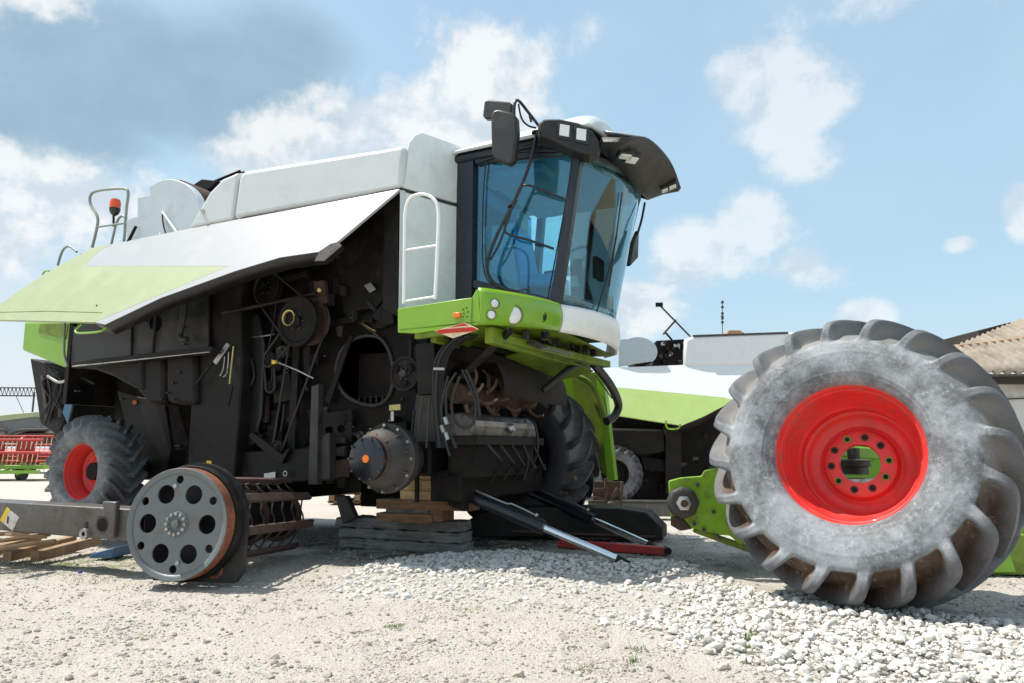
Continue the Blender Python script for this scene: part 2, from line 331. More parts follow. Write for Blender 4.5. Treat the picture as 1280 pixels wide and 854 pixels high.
def tyre_part(name, parent, c, n, R, Wd, lugs, m, nth=720, mh=34, lh=.078, up=(0,0,1), hand=1, mudamt=1.):
    """agricultural tyre with chevron lugs; n = outward axis"""
    ex, ey, ez = basis(n, up)
    half = [(.36,.485),(.42,.50),(.475,.56),(.50,.64),(.505,.72),(.49,.80),(.455,.865),(.40,.90),(.30,.918),(.18,.928),(0,.932)]
    hp = cat_rom([Vector((a, b, 0)) for a, b in half], 4)
    seg = [0];
    for i in range(1, len(hp)): seg.append(seg[-1]+(Vector((hp[i].x*Wd, hp[i].y*R, 0))-Vector((hp[i-1].x*Wd, hp[i-1].y*R, 0))).length)
    ts = np.linspace(0, seg[-1], mh); ya = np.interp(ts, seg, [p.x for p in hp])*Wd; ra = np.interp(ts, seg, [p.y for p in hp])*R
    y = np.concatenate([ya, -ya[::-1][1:]]); r = np.concatenate([ra, ra[::-1][1:]]); K = len(y)
    dy = np.gradient(y); dr = np.gradient(r); ln = np.hypot(dy, dr); ny, nr = dr/ln, -dy/ln   # outward normal
    th = np.linspace(0, 2*math.pi, nth, endpoint=False)
    T, Yg = np.meshgrid(th, y, indexing='ij'); _, Rg = np.meshgrid(th, r, indexing='ij')
    side = np.sign(Yg); ay = np.abs(Yg)/(Wd/2)
    def ss(x, a, b): q = np.clip((x-a)/(b-a), 0, 1); return q*q*(3-2*q)
    sw = ss(Rg/R, .79, .89)                                     # lug grows out of the shoulder
    swp = ss(Rg/R, .765, .85)                                   # pocket between two lugs bites into the sidewall
    shift = hand*(1-ay)*(Wd/2)*1.05/R
    ph = (T+shift)*lugs/(2*math.pi)+np.where(side > 0, 0, .5)
    d = np.abs((ph % 1)-.5)*2                                   # 0 at lug centre, 1 mid groove
    sh_ = ss(ay, .60, .92)
    a_in, b_in = .26+(.15-.26)*sh_, .40+(.50-.40)*sh_
    q = np.clip((d-a_in)/(b_in-a_in), 0, 1); lug = 1-q*q*(3-2*q)
    lug = lug*ss(ay, -.02, .07)
    h = lh*R*sw*lug-.045*R*swp*(1-lug)
    ring = np.exp(-((Rg/R-.535)/.006)**2)+np.exp(-((Rg/R-.56)/.006)**2)+.8*np.exp(-((Rg/R-.70)/.008)**2)
    h += .004*R*ring
    NY, NR = np.meshgrid(np.ones(nth), ny, indexing='ij')[1], np.meshgrid(np.ones(nth), nr, indexing='ij')[1]
    wob = .004*R*np.sin(T*3+1)+.003*R*np.sin(T*7)
    Yv = Yg+NY*h*.75; Rv = Rg+NR*h+wob*0
    X = Rv*np.cos(T); Z = Rv*np.sin(T)
    ex_, ey_, ez_ = [np.array(q) for q in (ex, ey, ez)]
    P = X[..., None]*ex_+Z[..., None]*ey_+Yv[..., None]*ez_+np.array(Vector(c)-OFF[parent])
    vs_ = P.reshape(-1, 3)
    i = np.arange(nth)[:, None]; j = np.arange(K-1)[None, :]; i2 = (i+1) % nth
    F = np.stack([i*K+j, i2*K+j, i2*K+j+1, i*K+j+1], -1).reshape(-1, 4)
    me = bpy.data.meshes.new(name); me.vertices.add(len(vs_)); me.vertices.foreach_set('co', vs_.ravel())
    me.loops.add(F.size); me.loops.foreach_set('vertex_index', F.ravel()); me.polygons.add(len(F)); me.polygons.foreach_set('loop_start', np.arange(len(F))*4)
    me.update(calc_edges=True); me.polygons.foreach_set('use_smooth', [True]*len(F)); me.set_sharp_from_angle(angle=R_(60))
    low = ss(-(P[..., 2]-P[..., 2].mean())/R, -.15, .25)
    mud = np.clip(ss(swp*(1-lug), .30, .62)*1.1, 0, 1)*(.55+.45*low)*mudamt+.5*ss(.12-(P[..., 2]-P[..., 2].min())/R, 0, .1)
    a = me.attributes.new('low', 'FLOAT', 'POINT'); a.data.foreach_set('value', np.clip(low, 0, 1).ravel())
    a = me.attributes.new('mud', 'FLOAT', 'POINT'); a.data.foreach_set('value', np.clip(mud, 0, 1).ravel())
    a = me.attributes.new('side', 'FLOAT', 'POINT'); a.data.foreach_set('value', np.clip(1-sw*.85, 0, 1).ravel())
    me.materials.append(m); o = bpy.data.objects.new(name, me); sc.collection.objects.link(o); o.parent = parent; OFF[o] = OFF[parent]
    return o
class Frame:
    def __init__(s, O, ang):
        s.O = Vector(O); a = R_(ang); s.u = Vector((math.cos(a), -math.sin(a), 0)); s.v = Vector((math.sin(a), math.cos(a), 0)); s.z = Vector((0,0,1))
    def W(s, f, l, z): return s.O+s.u*f+s.v*l+s.z*z
    def _pl(s, x, y, n, d):
        r = ray(x, y); C = Vector((0,0,CAMH)); return C+r*((d-C.dot(n))/r.dot(n))
    def S(s, x, y, l): return s._pl(x, y, s.v, s.O.dot(s.v)+l)          # a point of the side plane at depth l
    def F(s, x, y, f): return s._pl(x, y, s.u, s.O.dot(s.u)+f)
    def P(s, x, y, p0, n): return s._pl(x, y, n, p0.dot(n))
def G(x, y, z=0.):
    r = ray(x, y); t = (z-CAMH)/r.z; return Vector((0,0,CAMH))+r*t
def AT(x, y, Y):
    r = ray(x, y); return Vector((0,0,CAMH))+r*(Y/r.y)

# ------------------------------------------------------------------ ground
rs = np.random.RandomState(3)
_lat = rs.rand(256, 256)
def vnoise(x, y, s):
    x = x*s; y = y*s; xi = np.floor(x).astype(int); yi = np.floor(y).astype(int); fx = x-xi; fy = y-yi
    fx = fx*fx*(3-2*fx); fy = fy*fy*(3-2*fy); g = lambda a, b: _lat[a % 256, b % 256]
    return (g(xi, yi)*(1-fx)+g(xi+1, yi)*fx)*(1-fy)+(g(xi, yi+1)*(1-fx)+g(xi+1, yi+1)*fx)*fy
def inpoly(px, py, poly):
    c = np.zeros(px.shape, bool); n = len(poly)
    for i in range(n):
        x0, y0 = poly[i]; x1, y1 = poly[(i+1) % n]
        k = ((y0 > py) != (y1 > py)) & (px < (x1-x0)*(py-y0)/((y1-y0) if y1 != y0 else 1e-9)+x0); c ^= k
    return c
PILE = [tuple(G(*q).xy) for q in [(395,742),(440,706),(520,696),(640,688),(760,700),(860,705),(905,722),(960,742),(1080,752),(1240,775),(1400,785),(1500,900),(1180,880),(1000,852),(900,828),(820,800),(700,772),(560,752),(450,752)]]
PILEA = np.array(PILE)
def pdist(x, y):
    """signed distance to the stone spread (positive inside)"""
    d = np.full(x.shape, 1e9)
    for i in range(len(PILE)):
        a = PILEA[i]; b = PILEA[(i+1) % len(PILE)]; ab = b-a
        t = np.clip(((x-a[0])*ab[0]+(y-a[1])*ab[1])/(ab@ab), 0, 1); d = np.minimum(d, np.hypot(x-a[0]-t*ab[0], y-a[1]-t*ab[1]))
    return np.where(inpoly(x, y, PILE), d, -d)
def hgt(x, y):
    near = np.exp(-(np.maximum(np.hypot(x, y)-7, 0)/6)**2)
    h = (vnoise(x, y, .5)-.5)*.04+(vnoise(x+9, y+3, 1.7)-.5)*.022+((vnoise(x, y, 6)-.5)*.012+(vnoise(x+5, y, 17)-.5)*.010+(vnoise(x, y+7, 41)-.5)*.007)*near
    return h-.01+.035*np.clip((pdist(x, y)+.1)/.5, 0, 1)*near
def axis_(lo, hi, st, far, k=1.22):
    a = list(np.arange(lo, hi, st)); s_ = st
    while a[-1] < far: s_ *= k; a.append(a[-1]+s_)
    s_ = st; b = [a[0]]
    while b[-1] > -far: s_ *= k; b.append(b[-1]-s_)
    return np.array(b[::-1][:-1]+a)
gx = axis_(-4.6, 4.6, .026, 700); gy = axis_(2.6, 9.0, .026, 900)
gx[np.argmin(abs(gx))] = 0
XX, YY = np.meshgrid(gx, gy, indexing='ij'); ZZ = hgt(XX, YY)
nu, nv = XX.shape
P_ = np.stack([XX, YY, ZZ], -1).reshape(-1, 3); ii = np.arange(nu-1)[:, None]; jj = np.arange(nv-1)[None]
F_ = np.stack([ii*nv+jj, (ii+1)*nv+jj, (ii+1)*nv+jj+1, ii*nv+jj+1], -1).reshape(-1, 4)
def np_mesh(name, V, F, m, smooth=True):
    me = bpy.data.meshes.new(name); me.vertices.add(len(V)); me.vertices.foreach_set('co', np.ascontiguousarray(V, dtype=np.float32).ravel())
    me.loops.add(F.size); me.loops.foreach_set('vertex_index', F.ravel().astype(np.int32)); me.polygons.add(len(F)); me.polygons.foreach_set('loop_start', np.arange(len(F))*F.shape[1])
    me.update(calc_edges=True); me.polygons.foreach_set('use_smooth', [smooth]*len(F)); me.materials.append(m)
    o = bpy.data.objects.new(name, me); sc.collection.objects.link(o); return o
def ground_mat():
    m = bpy.data.materials.new('pale_gravel_dirt'); m.use_nodes = True; nt = m.node_tree; N = nt.nodes.new; L = nt.links.new
    b = nt.nodes['Principled BSDF']; b.inputs['Roughness'].default_value = .92; b.inputs['Specular IOR Level'].default_value = .2
    tc = N('ShaderNodeTexCoord')
    def nz(s, d=6, r=.65):
        n = N('ShaderNodeTexNoise'); L(tc.outputs['Object'], n.inputs[0]); n.inputs['Scale'].default_value = s; n.inputs['Detail'].default_value = d; n.inputs['Roughness'].default_value = r; return n.outputs[0]
    def rg(v, lo, hi, a=0., c=1.):
        n = N('ShaderNodeMapRange'); L(v, n.inputs[0])
        for k, q in zip((1,2,3,4), (lo, hi, a, c)): n.inputs[k].default_value = q
        return n.outputs[0]
    def mx(f, a, c):
        n = N('ShaderNodeMix'); n.data_type = 'RGBA'; L(f, n.inputs[0])
        for k, v in ((6, a), (7, c)):
            if isinstance(v, tuple): n.inputs[k].default_value = (*v, 1)
            else: L(v, n.inputs[k])
        return n.outputs[2]
    c = mx(rg(nz(.9), .35, .65), (.425,.36,.28), (.55,.485,.40))
    c = mx(rg(nz(7), .4, .68), c, (.49,.445,.385))
    c = mx(rg(nz(38, 5, .8), .54, .70), c, (.20,.17,.14))
    c = mx(rg(nz(90, 3, .7), .50, .66), c, (.64,.62,.57))
    vo = N('ShaderNodeTexVoronoi'); L(tc.outputs['Object'], vo.inputs[0]); vo.inputs['Scale'].default_value = 55
    c = mx(rg(vo.outputs['Distance'], .0, .5, .0, .28), c, (.58,.56,.52))
    at = N('ShaderNodeAttribute'); at.attribute_name = 'oil_shade'; c = mx(at.outputs['Fac'], c, (.05,.045,.038))
    fa = N('ShaderNodeAttribute'); fa.attribute_name = 'fines'; fm = N('ShaderNodeMath'); fm.operation = 'MULTIPLY'; L(fa.outputs['Fac'], fm.inputs[0]); L(rg(nz(22, 6, .7), .3, .6, .3, .9), fm.inputs[1]); c = mx(fm.outputs[0], c, (.52,.495,.445))
    g = N('ShaderNodeAttribute'); g.attribute_name = 'grass'
    mm = N('ShaderNodeMath'); mm.operation = 'MULTIPLY'; L(g.outputs['Fac'], mm.inputs[0]); L(rg(nz(5, 8, .75), .45, .6), mm.inputs[1])
    c = mx(mm.outputs[0], c, (.16,.19,.05))
    L(c, b.inputs['Base Color'])
    ad = N('ShaderNodeMath'); ad.operation = 'ADD'; L(nz(70, 6, .7), ad.inputs[0]); L(rg(vo.outputs['Distance'], 0, .6, .5, 0), ad.inputs[1])
    bn = N('ShaderNodeBump'); bn.inputs['Strength'].default_value = 1.; bn.inputs['Distance'].default_value = .014; L(ad.outputs[0], bn.inputs['Height']); L(bn.outputs[0], b.inputs['Normal'])
    return m
gnd = np_mesh('ground', P_, F_, ground_mat()); gnd['kind'] = 'structure'
# oily earth with shade under the machine painted in; thin grass by the beam
ox, oy = XX.ravel(), YY.ravel()
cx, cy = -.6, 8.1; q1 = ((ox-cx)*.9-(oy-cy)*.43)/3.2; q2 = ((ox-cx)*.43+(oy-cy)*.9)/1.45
oil_shade = np.clip(1.25-np.hypot(q1, q2)+(vnoise(ox, oy, 2.2)-.5)*.9+(vnoise(ox, oy, 8)-.5)*.5, 0, 1)*.9
a_ = gnd.data.attributes.new('oil_shade', 'FLOAT', 'POINT'); a_.data.foreach_set('value', oil_shade.astype(np.float32))
gr = np.clip(1.3-np.hypot((ox+4.0)/1.7, (oy-7.0)/.75), 0, 1)
a_ = gnd.data.attributes.new('grass', 'FLOAT', 'POINT'); a_.data.foreach_set('value', gr.astype(np.float32))

a_ = gnd.data.attributes.new('fines', 'FLOAT', 'POINT'); a_.data.foreach_set('value', np.clip(pdist(ox, oy)*4+.4+(vnoise(ox, oy, 3)-.5)*1.2, 0, 1).astype(np.float32))
def stone_templates(k, sub, seed):
    import bmesh
    r = np.random.RandomState(seed); out = []
    bm = bmesh.new(); bmesh.ops.create_icosphere(bm, subdivisions=sub, radius=1)
    V0 = np.array([v.co[:] for v in bm.verts]); F0 = np.array([[v.index for v in f.verts] for f in bm.faces]); bm.free()
    for _ in range(k):
        V = V0.copy()
        for _p in range(9):
            n = r.randn(3); n /= np.linalg.norm(n); d = r.uniform(.55, .85); e = V@n-d; V -= np.where(e > 0, e, 0)[:, None]*n
        V *= r.uniform(.75, 1.25, 3)*np.array([1, 1, .72]); V += r.randn(*V.shape)*.03
        out.append(V)
    return out, F0
def scatter(name, X, Y, Z, S, tpl, F0, m, seed, sink=.3, flat=False):
    r = np.random.RandomState(seed); n = len(X); nvt = len(tpl[0]); A = r.uniform(0, 2*math.pi, n); idx = r.randint(0, len(tpl), n)
    T = np.stack(tpl)[idx]; tl = r.uniform(-.5, .5, n)
    c, s = np.cos(A)[:, None], np.sin(A)[:, None]; ct, st = np.cos(tl)[:, None], np.sin(tl)[:, None]
    x, y, z = T[..., 0], T[..., 1], T[..., 2]; y, z = y*ct-z*st, y*st+z*ct; x, y = x*c-y*s, x*s+y*c
    V = np.stack([x*S[:, None]+X[:, None], y*S[:, None]+Y[:, None], z*S[:, None]+(Z+S*(.6-sink*1.2))[:, None]], -1).reshape(-1, 3)
    F = (F0[None]+(np.arange(n)*nvt)[:, None, None]).reshape(-1, 3)
    o = np_mesh(name, V, F, m, not flat); o.data.set_sharp_from_angle(angle=R_(32))
    val = np.repeat(r.rand(n), nvt).astype(np.float32); a = o.data.attributes.new('tone', 'FLOAT', 'POINT'); a.data.foreach_set('value', val)
    o['kind'] = 'stuff'; return o
def stone_mat(name, cols, dirt):
    m = mat(name, cols[0], .85, bump=.35, bs=160, dirt=dirt, da=.25, ds=30, spec=.25); nt = m.node_tree; b = nt.nodes['Principled BSDF']
    src = b.inputs['Base Color'].links[0].from_socket; at = nt.nodes.new('ShaderNodeAttribute'); at.attribute_name = 'tone'
    cr = nt.nodes.new('ShaderNodeValToRGB'); nt.links.new(at.outputs['Fac'], cr.inputs[0]); e = cr.color_ramp.elements
    e[0].color = (*cols[0], 1); e[1].color = (*cols[-1], 1)
    for i, c in enumerate(cols[1:-1]): q = e.new((i+1)/(len(cols)-1)); q.color = (*c, 1)
    mx = nt.nodes.new('ShaderNodeMix'); mx.data_type = 'RGBA'; mx.blend_type = 'MULTIPLY'; mx.inputs[0].default_value = 1
    # use the dirt pattern as a multiplier on the stone's own tone
    mr = nt.nodes.new('ShaderNodeMix'); mr.data_type = 'RGBA'; mr.inputs[0].default_value = .65
    nt.links.new(src, mr.inputs[6]); nt.links.new(cr.outputs[0], mr.inputs[7]); nt.links.new(mr.outputs[2], b.inputs['Base Color']); return m
MS = stone_mat('white_limestone', [(.63,.61,.565),(.46,.42,.365),(.68,.66,.62),(.52,.46,.385),(.66,.64,.60),(.55,.535,.50)], (.56,.50,.42))
MR = stone_mat('tan_rubble', [(.44,.40,.34),(.30,.27,.23),(.56,.53,.48),(.42,.36,.29),(.17,.155,.14),(.54,.51,.46)], (.34,.28,.21))
def px_of(x, y):
    d = np.stack([x, y, np.zeros_like(x)-CAMH], -1); f = np.array([0, math.cos(PITCH), math.sin(PITCH)]); w = np.array([0, -math.sin(PITCH), math.cos(PITCH)])
    D = d@f; return 640+890*d[:, 0]/D, 427-890*(d@w)/D
tb, fb = stone_templates(16, 2, 1); ts_, fs_ = stone_templates(12, 1, 2)
# white crushed limestone
n = 100000; X = rs.uniform(-2.2, 5.2, n); Y = rs.uniform(3.0, 7.6, n); pd = pdist(X, Y); pxx, pyy = px_of(X, Y)
rough = vnoise(X, Y, 1.3)*.6+vnoise(X+3, Y, 3.5)*.4
right = np.clip((pxx-760)/200, 0, 1)
sandy = np.clip(1-np.hypot((X-.35)/1.1, (Y-5.05)/.5), 0, 1)+np.clip(1-np.hypot((X-1.15)/.75, (Y-5.75)/.32), 0, 1)*.8
prob = np.clip(pd*5+.15+(rough-.5)*.9, 0, 1)*(.22+.5*right+.28*(pyy < 722))*(1-.75*np.clip(sandy*2, 0, 1))
keep = (rs.rand(n) < prob*.72) & (pd > -.12); X, Y = X[keep], Y[keep]; pk = prob[keep]
S = np.clip(rs.lognormal(math.log(.0128), .50, len(X)), .0055, .036)
lift = (rs.rand(len(X))*.035*np.clip(pk*1.5-.3, 0, 1))
scatter('limestone_gravel', X, Y, hgt(X, Y)+lift, S, tb, fb, MS, 5, .35)
# few larger pale stones that strayed from the spread
sx, sy, ss_ = [], [], []
for x, y, s in [(755,803,.045),(706,795,.035),(648,843,.038),(1000,812,.04),(955,790,.045),(905,832,.04),(928,826,.035),(1262,838,.035),(740,770,.03),(100,742,.03),(165,708,.028),(162,800,.03),(48,783,.022),(190,826,.03),(118,838,.028),(343,825,.035),(330,822,.025),(62,757,.025),(345,816,.03),(80,812,.022),(410,843,.028),(258,798,.02),(455,700,.03),(506,726,.03),(700,725,.03),(565,742,.022),(388,757,.02),(240,850,.026),(300,770,.018),(150,786,.02),(580,852,.02)]:
    g = G(x, y); sx.append(g.x); sy.append(g.y); ss_.append(s*.9)
sx, sy, ss_ = map(np.array, (sx, sy, ss_)); scatter('scattered_stones', sx, sy, hgt(sx, sy), ss_, tb, fb, MR, 11, .4)
# fine tan rubble
n = 120000; Yr = 3.0+rs.rand(n)**1.5*6.5; Xr = rs.uniform(-1, 1, n)*(Yr*.80+.3); k = (pdist(Xr, Yr) < .25) | (rs.rand(n) < .55)
cl = vnoise(Xr, Yr, 2.2)*.5+vnoise(Xr, Yr+4, 6)*.5; k &= rs.rand(n) < np.clip((cl-.25)*2.0, .12, 1); Xr, Yr = Xr[k], Yr[k]
Sr = np.clip(rs.lognormal(math.log(.0056), .55, len(Xr)), .0025, .026)
scatter('rubble', Xr, Yr, hgt(Xr, Yr), Sr, ts_, fs_, MR, 6, .45)
# grass tufts
MG = mat('grass_blade', (.12,.20,.035), .6, var=.3); tb_ = []
V, Fq = [], []
def tuft(x, y, n, r, hh):
    g = G(x, y); 
    for _ in range(n):
        a = rnd.uniform(0, 6.28); d = rnd.random()**.7*r; bx, by = g.x+d*math.cos(a), g.y+d*math.sin(a)*.8; z = float(hgt(np.array([bx]), np.array([by]))[0]); z += .004
        a2 = rnd.uniform(0, 6.28); l = hh*rnd.uniform(.5, 1.2); w = .0018; o = len(V); lx, ly = math.cos(a2)*l*.6, math.sin(a2)*l*.6; wx, wy = -math.sin(a2)*w, math.cos(a2)*w
        V.extend([(bx-wx, by-wy, z), (bx+wx, by+wy, z), (bx+lx*.4+wx, by+ly*.4+wy, z+l*.6), (bx+lx*.4-wx, by+ly*.4-wy, z+l*.6), (bx+lx, by+ly, z+l*.9)])
        Fq.extend([(o, o+1, o+2), (o, o+2, o+3), (o+3, o+2, o+4)])
for a in [(492,780,90,.07,.018),(940,806,60,.05,.06),(936,818,40,.04,.04),(795,808,40,.07,.03),(1070,837,50,.07,.025),(790,823,35,.05,.025),(715,808,30,.06,.02),(585,762,40,.09,.018),(640,762,30,.08,.016),(725,832,40,.09,.018),(178,794,14,.015,.02),(120,722,90,.25,.02),(60,700,160,.35,.03),(190,695,200,.5,.03),(250,712,80,.3,.02),(870,800,30,.08,.02)]: tuft(*a)
gt = np_mesh('grass', np.array(V), np.array(Fq), MG, False); gt['kind'] = 'stuff'

# ------------------------------------------------------------------ the dismantled combine
fr = Frame((-1.18, 6.3, 0), 26); S, FF, Wc = fr.S, fr.F, fr.W; U, V_, Zz = fr.u, fr.v, fr.z
cmb = thing('combine_harvester', 'white and lime combine on timber blocks, side panel open, front wheel off', 'combine harvester', fr.W(-1, 1.7, 0))
def side(name, pts, l, t, m, parent=cmb, bevel=.006, along=None):
    """part cut to an outline in the side plane at depth l, t thick"""
    return B().prism([S(x, y, l) for x, y in pts], (along or V_)*t).build(name, M[m], parent, bevel)
def wbox(name, f0, f1, l0, l1, z0, z1, m, parent=cmb, bevel=.006):
    return B().box(Wc((f0+f1)/2, (l0+l1)/2, (z0+z1)/2), (abs(f1-f0), abs(l1-l0), abs(z1-z0)), (U, V_, Zz)).build(name, M[m], parent, bevel)
def stube(name, pts, l, r, m, parent=cmb, k=5, closed=False):
    ls = l if isinstance(l, (list, tuple)) else [l]*len(pts)
    return B().tube([S(x, y, q) for (x, y), q in zip(pts, ls)], r, 10, k, closed).build(name, M[m], parent)
# --- open side panel
hp = S(500, 235, .3); nP = (-V_*math.cos(R_(30))+Zz*math.sin(R_(30)))
PP = lambda x, y: fr.P(x, y, hp, nP)
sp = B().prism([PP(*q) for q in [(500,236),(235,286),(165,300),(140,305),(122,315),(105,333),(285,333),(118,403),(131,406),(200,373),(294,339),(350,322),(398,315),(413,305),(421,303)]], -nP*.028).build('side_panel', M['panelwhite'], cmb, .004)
B().prism([PP(*q) for q in [(-25,397),(0,380),(36,355),(72,333),(115,310),(140,305),(122,315),(105,333),(285,333),(118,403),(0,400)]], -nP*.0281).build('lime_panel_section', M['gpale'], sp, .003)
edge = [PP(*q)-nP*.002 for q in [(118,403),(131,406),(200,373),(294,339),(350,322),(398,315),(413,305)]]
fl = B(); n_ = len(edge); fl.add(edge+[p-nP*.16+Zz*.0 for p in edge]+[p-nP*.16-V_*.03 for p in edge], [(i, i+1, n_+i+1, n_+i) for i in range(n_-1)])
fl.build('panel_seal', M['plastic'], sp, 0, .012)
B().prism([PP(*q) for q in [(398,315),(413,304),(424,303),(428,307),(405,327),(392,327)]], -nP*.05).build('seal_corner', M['dark'], sp, .008)
B().tube([PP(*q)-nP*.05 for q in [(98,402),(90,410),(95,413),(120,411),(131,404)]], .012, 8, 5).build('panel_handle', M['green'], sp)
B().cyl(PP(121,382)+nP*.004, PP(121,382)-nP*.01, .012, 10).build('panel_latch', M['dark'], sp)
B().tube([PP(-20,391)+nP*.001, PP(60,389)+nP*.001, PP(128,391)+nP*.001], .004, 6).build('fold_line', M['gdark'], sp)
for q_ in ((150,300),(200,292),(300,275),(400,257),(470,244)): B().cyl(PP(*q_)+nP*.004, PP(*q_)-nP*.01, .012, 8).build('rivet', M['silver'], sp)
# --- grain tank hood
side('grain_tank_side', [(291,274),(298,221),(305,213),(505,181),(502,236)], .3, 2.9, 'white', bevel=.05)
side('tank_rear_cover', [(236,285),(262,240),(279,223),(298,215),(297,221),(290,274)], .3, 2.9, 'white', bevel=.03)
B().cyl(S(253,264,.3), S(253,264,.27), .022, 12).build('tank_plug', M['steel'], cmb)
Ec = S(500, 235, .3); dC = Vector((1.13, 1, 0)).normalized(); mC = Vector((1, -1.13, 0)).normalized(); PC = lambda x, y: fr.P(x, y, Ec, mC)
B().prism([PC(*q) for q in [(503,235),(506,198),(511,177),(519,168),(528,165),(574,182),(578,256)]], V_*.5).build('tank_corner_panel', M['silver'], cmb, .012)
B().prism([PC(*q) for q in [(500,238),(578,260),(575,385),(498,392)]], V_*.35).build('cab_side_panel', M['silver'], cmb, .01)
B().tube([PC(500,236), PC(520,242), PC(560,254), PC(585,259)], .012, 8).build('cable', M['rubber'], cmb)
B().prism([PC(500,238), PC(506,239), PC(504,391), PC(498,392)], mC*.012).build('corner_trim', M['white'], cmb, .002)
hr = stube('handrail', [(505,380),(506,300),(507,264),(513,248),(527,243),(541,248),(548,264),(547,310),(544,374)], .03, .017, 'wrail', k=6)
for a, b in (((507,313),(547,307)), ((505,377),(544,371))): stube('rail_crossbar', [a, b], .03, .012, 'wrail', hr, k=0)
B().tube([S(300,273,.297), S(400,255,.297), S(502,235,.297)], .006, 6).build('hood_seam', M['dark'], cmb)
# --- round radiator screen behind the tank
scr = B().prism([S(x, y, .35) for x, y in [(171,302),(172,247),(187,244)]+[(212+38*math.sin(t)*1.0, 262-38*math.cos(t)) for t in np.linspace(-.75, 1.9, 18)]+[(240,288)]], V_*.10).build('radiator_screen', M['duct'], cmb, .008)
c0 = S(214,263,.45); rr = (S(214,225,.45)-c0).length
B().lathe([(rr*.97, 0), (rr*.99, .02), (rr*.97, .75)], c0, V_, 40, True, True).build('screen_drum', M['rust'], cmb)
side('screen_support', [(158,305),(158,275),(172,270),(172,305)], .4, .5, 'duct')
stube('screen_strut', [(203,265),(222,292)], .33, .016, 'wrail', k=0)
stube('screen_latch', [(203,268),(204,280),(207,292)], .32, .008, 'dark', k=3)
stube('gas_strut', [(160,303),(170,283)], .3, .018, 'dark', k=0)
stube('unloading_cable', [(240,243),(262,232),(290,218),(305,215)], 1.0, .012, 'rubber')
side('tank_hinge_bracket', [(240,232),(252,224),(272,226),(262,236),(246,242)], .8, .2, 'dark')
stube('tank_cover_rod', [(246,236),(300,214)], .9, .018, 'dark', k=0)
# --- rails and beacon
lr = stube('ladder_rail', [(115,310),(120,290),(122,272),(113,255),(114,243),(125,238),(152,236),(160,240),(158,262),(155,302)], .5, .018, 'handrail')
stube('rail_crossbar', [(121,284),(156,279)], .5, .013, 'handrail', lr, k=0)
stube('ladder_rail', [(139,306),(146,278),(153,270),(160,276)], .9, .016, 'handrail')
stube('ladder_rail', [(72,332),(78,314),(86,308),(96,315)], .5, .016, 'handrail')
stube('ladder_rail', [(53,343),(57,339),(62,339)], .5, .012, 'green')
bc = thing
bcn = S(143,268,.55)
bk = B().cyl(S(142,283,.55), S(142,268,.55), .014, 10).build('beacon', M['dark'], cmb)
B().lathe([(.02,0),(.05,.03),(.065,.07),(.066,.10)], bcn-Zz*.02, Zz, 20, True, True).build('beacon_base', M['lampd'], bk)
B().lathe([(.064,0),(.067,.07),(.055,.115),(.02,.13)], bcn+Zz*.08, Zz, 20, True, True).build('beacon_lens', M['ored'], bk)

# --- cab
cab = wbox('cab_floor', .25, 1.32, .95, 2.65, 2.26, 2.36, 'dark')
side('cab_frame', [(572,187),(592,185),(589,380),(567,380)], .93, .10, 'frame', cab)
side('cab_frame', [(589,195),(722,177),(721,189),(589,205)], .95, .08, 'frame', cab)
side('cab_frame', [(717,184),(727,189),(698,384),(686,381)], .92, .09, 'frame', cab, .01)
side('cab_frame', [(586,348),(694,374),(693,384),(584,358)], .95, .06, 'frame', cab)
side('door_glass', [(589,203),(718,188),(688,380),(586,356)], .985, .008, 'glass', cab, 0)
side('cab_frame', [(589,203),(606,203),(600,300),(598,356),(586,356)], 1.0, .03, 'frame', cab)
stube('door_seal', [(607,208),(603,300),(607,345),(625,358),(680,372),(687,360),(715,200),(700,196),(620,203)], .955, .007, 'rubber', cab, 4, True)
db = stube('door_grab_bar', [(672,163),(662,205),(646,245),(622,292),(610,325),(610,342),(622,357),(655,368),(690,377)], .86, .017, 'frame', cab)
stube('grab_bar_loop', [(613,325),(626,300),(645,245),(651,234),(662,232),(690,243),(706,249)], [.86,.86,.86,.86,.86,.9,.95], .012, 'frame', db)
stube('grab_bar_loop', [(646,250),(635,270),(631,286),(636,293),(660,300),(692,311)], [.86,.86,.86,.86,.9,.95], .012, 'frame', db)
for q in ((638,258),(668,166)): B().ball(S(*q,.86), .028).build('clamp', M['dark'], db)
def wind(s, t):
    k = 1-(2*s-1)**2; fb, ft = 1.30+.24*k, 1.56+.20*k; lb, lt = .97+1.62*s, 1.0+1.98*s
    return Wc(fb+(ft-fb)*t, lb+(lt-lb)*t, 2.36+(3.88+.10*s-2.36)*t)
B().grid(wind, 26, 12).build('windscreen', M['glassw'], cab, 0, .006)
B().tube([wind(1, t/8) for t in range(9)], .016, 8).build('cab_frame', M['frame'], cab)
B().tube([wind(s/12, 1) for s in range(13)], .022, 8).build('windscreen_seal', M['rubber'], cab)
B().tube([wind(s/12, 0) for s in range(13)], .018, 8).build('windscreen_seal', M['rubber'], cab)
fw0, fw1 = wind(1,0), wind(1,1)
B().prism([fw0, fw1, Wc(.3,2.95,4.0), Wc(.3,2.62,2.36)], V_*.006).build('far_window', M['glassw'], cab)
B().bar(Wc(.3,2.62,2.3), Wc(.3,2.95,4.02), .10, .08, U).build('cab_frame', M['frame'], cab)
B().bar(Wc(.9,2.64,2.34), Wc(1.0,2.97,4.0), .05, .05, U).build('cab_frame', M['frame'], cab)
wbox('rear_wall', .24, .30, 1.0, 2.6, 2.36, 2.95, 'inner', cab)
wbox('rear_window', .26, .268, 1.0, 2.7, 2.95, 3.9, 'glass', cab, 0)
wbox('cab_lining', .3, 1.55, 1.05, 2.85, 3.93, 3.97, 'inner', cab)
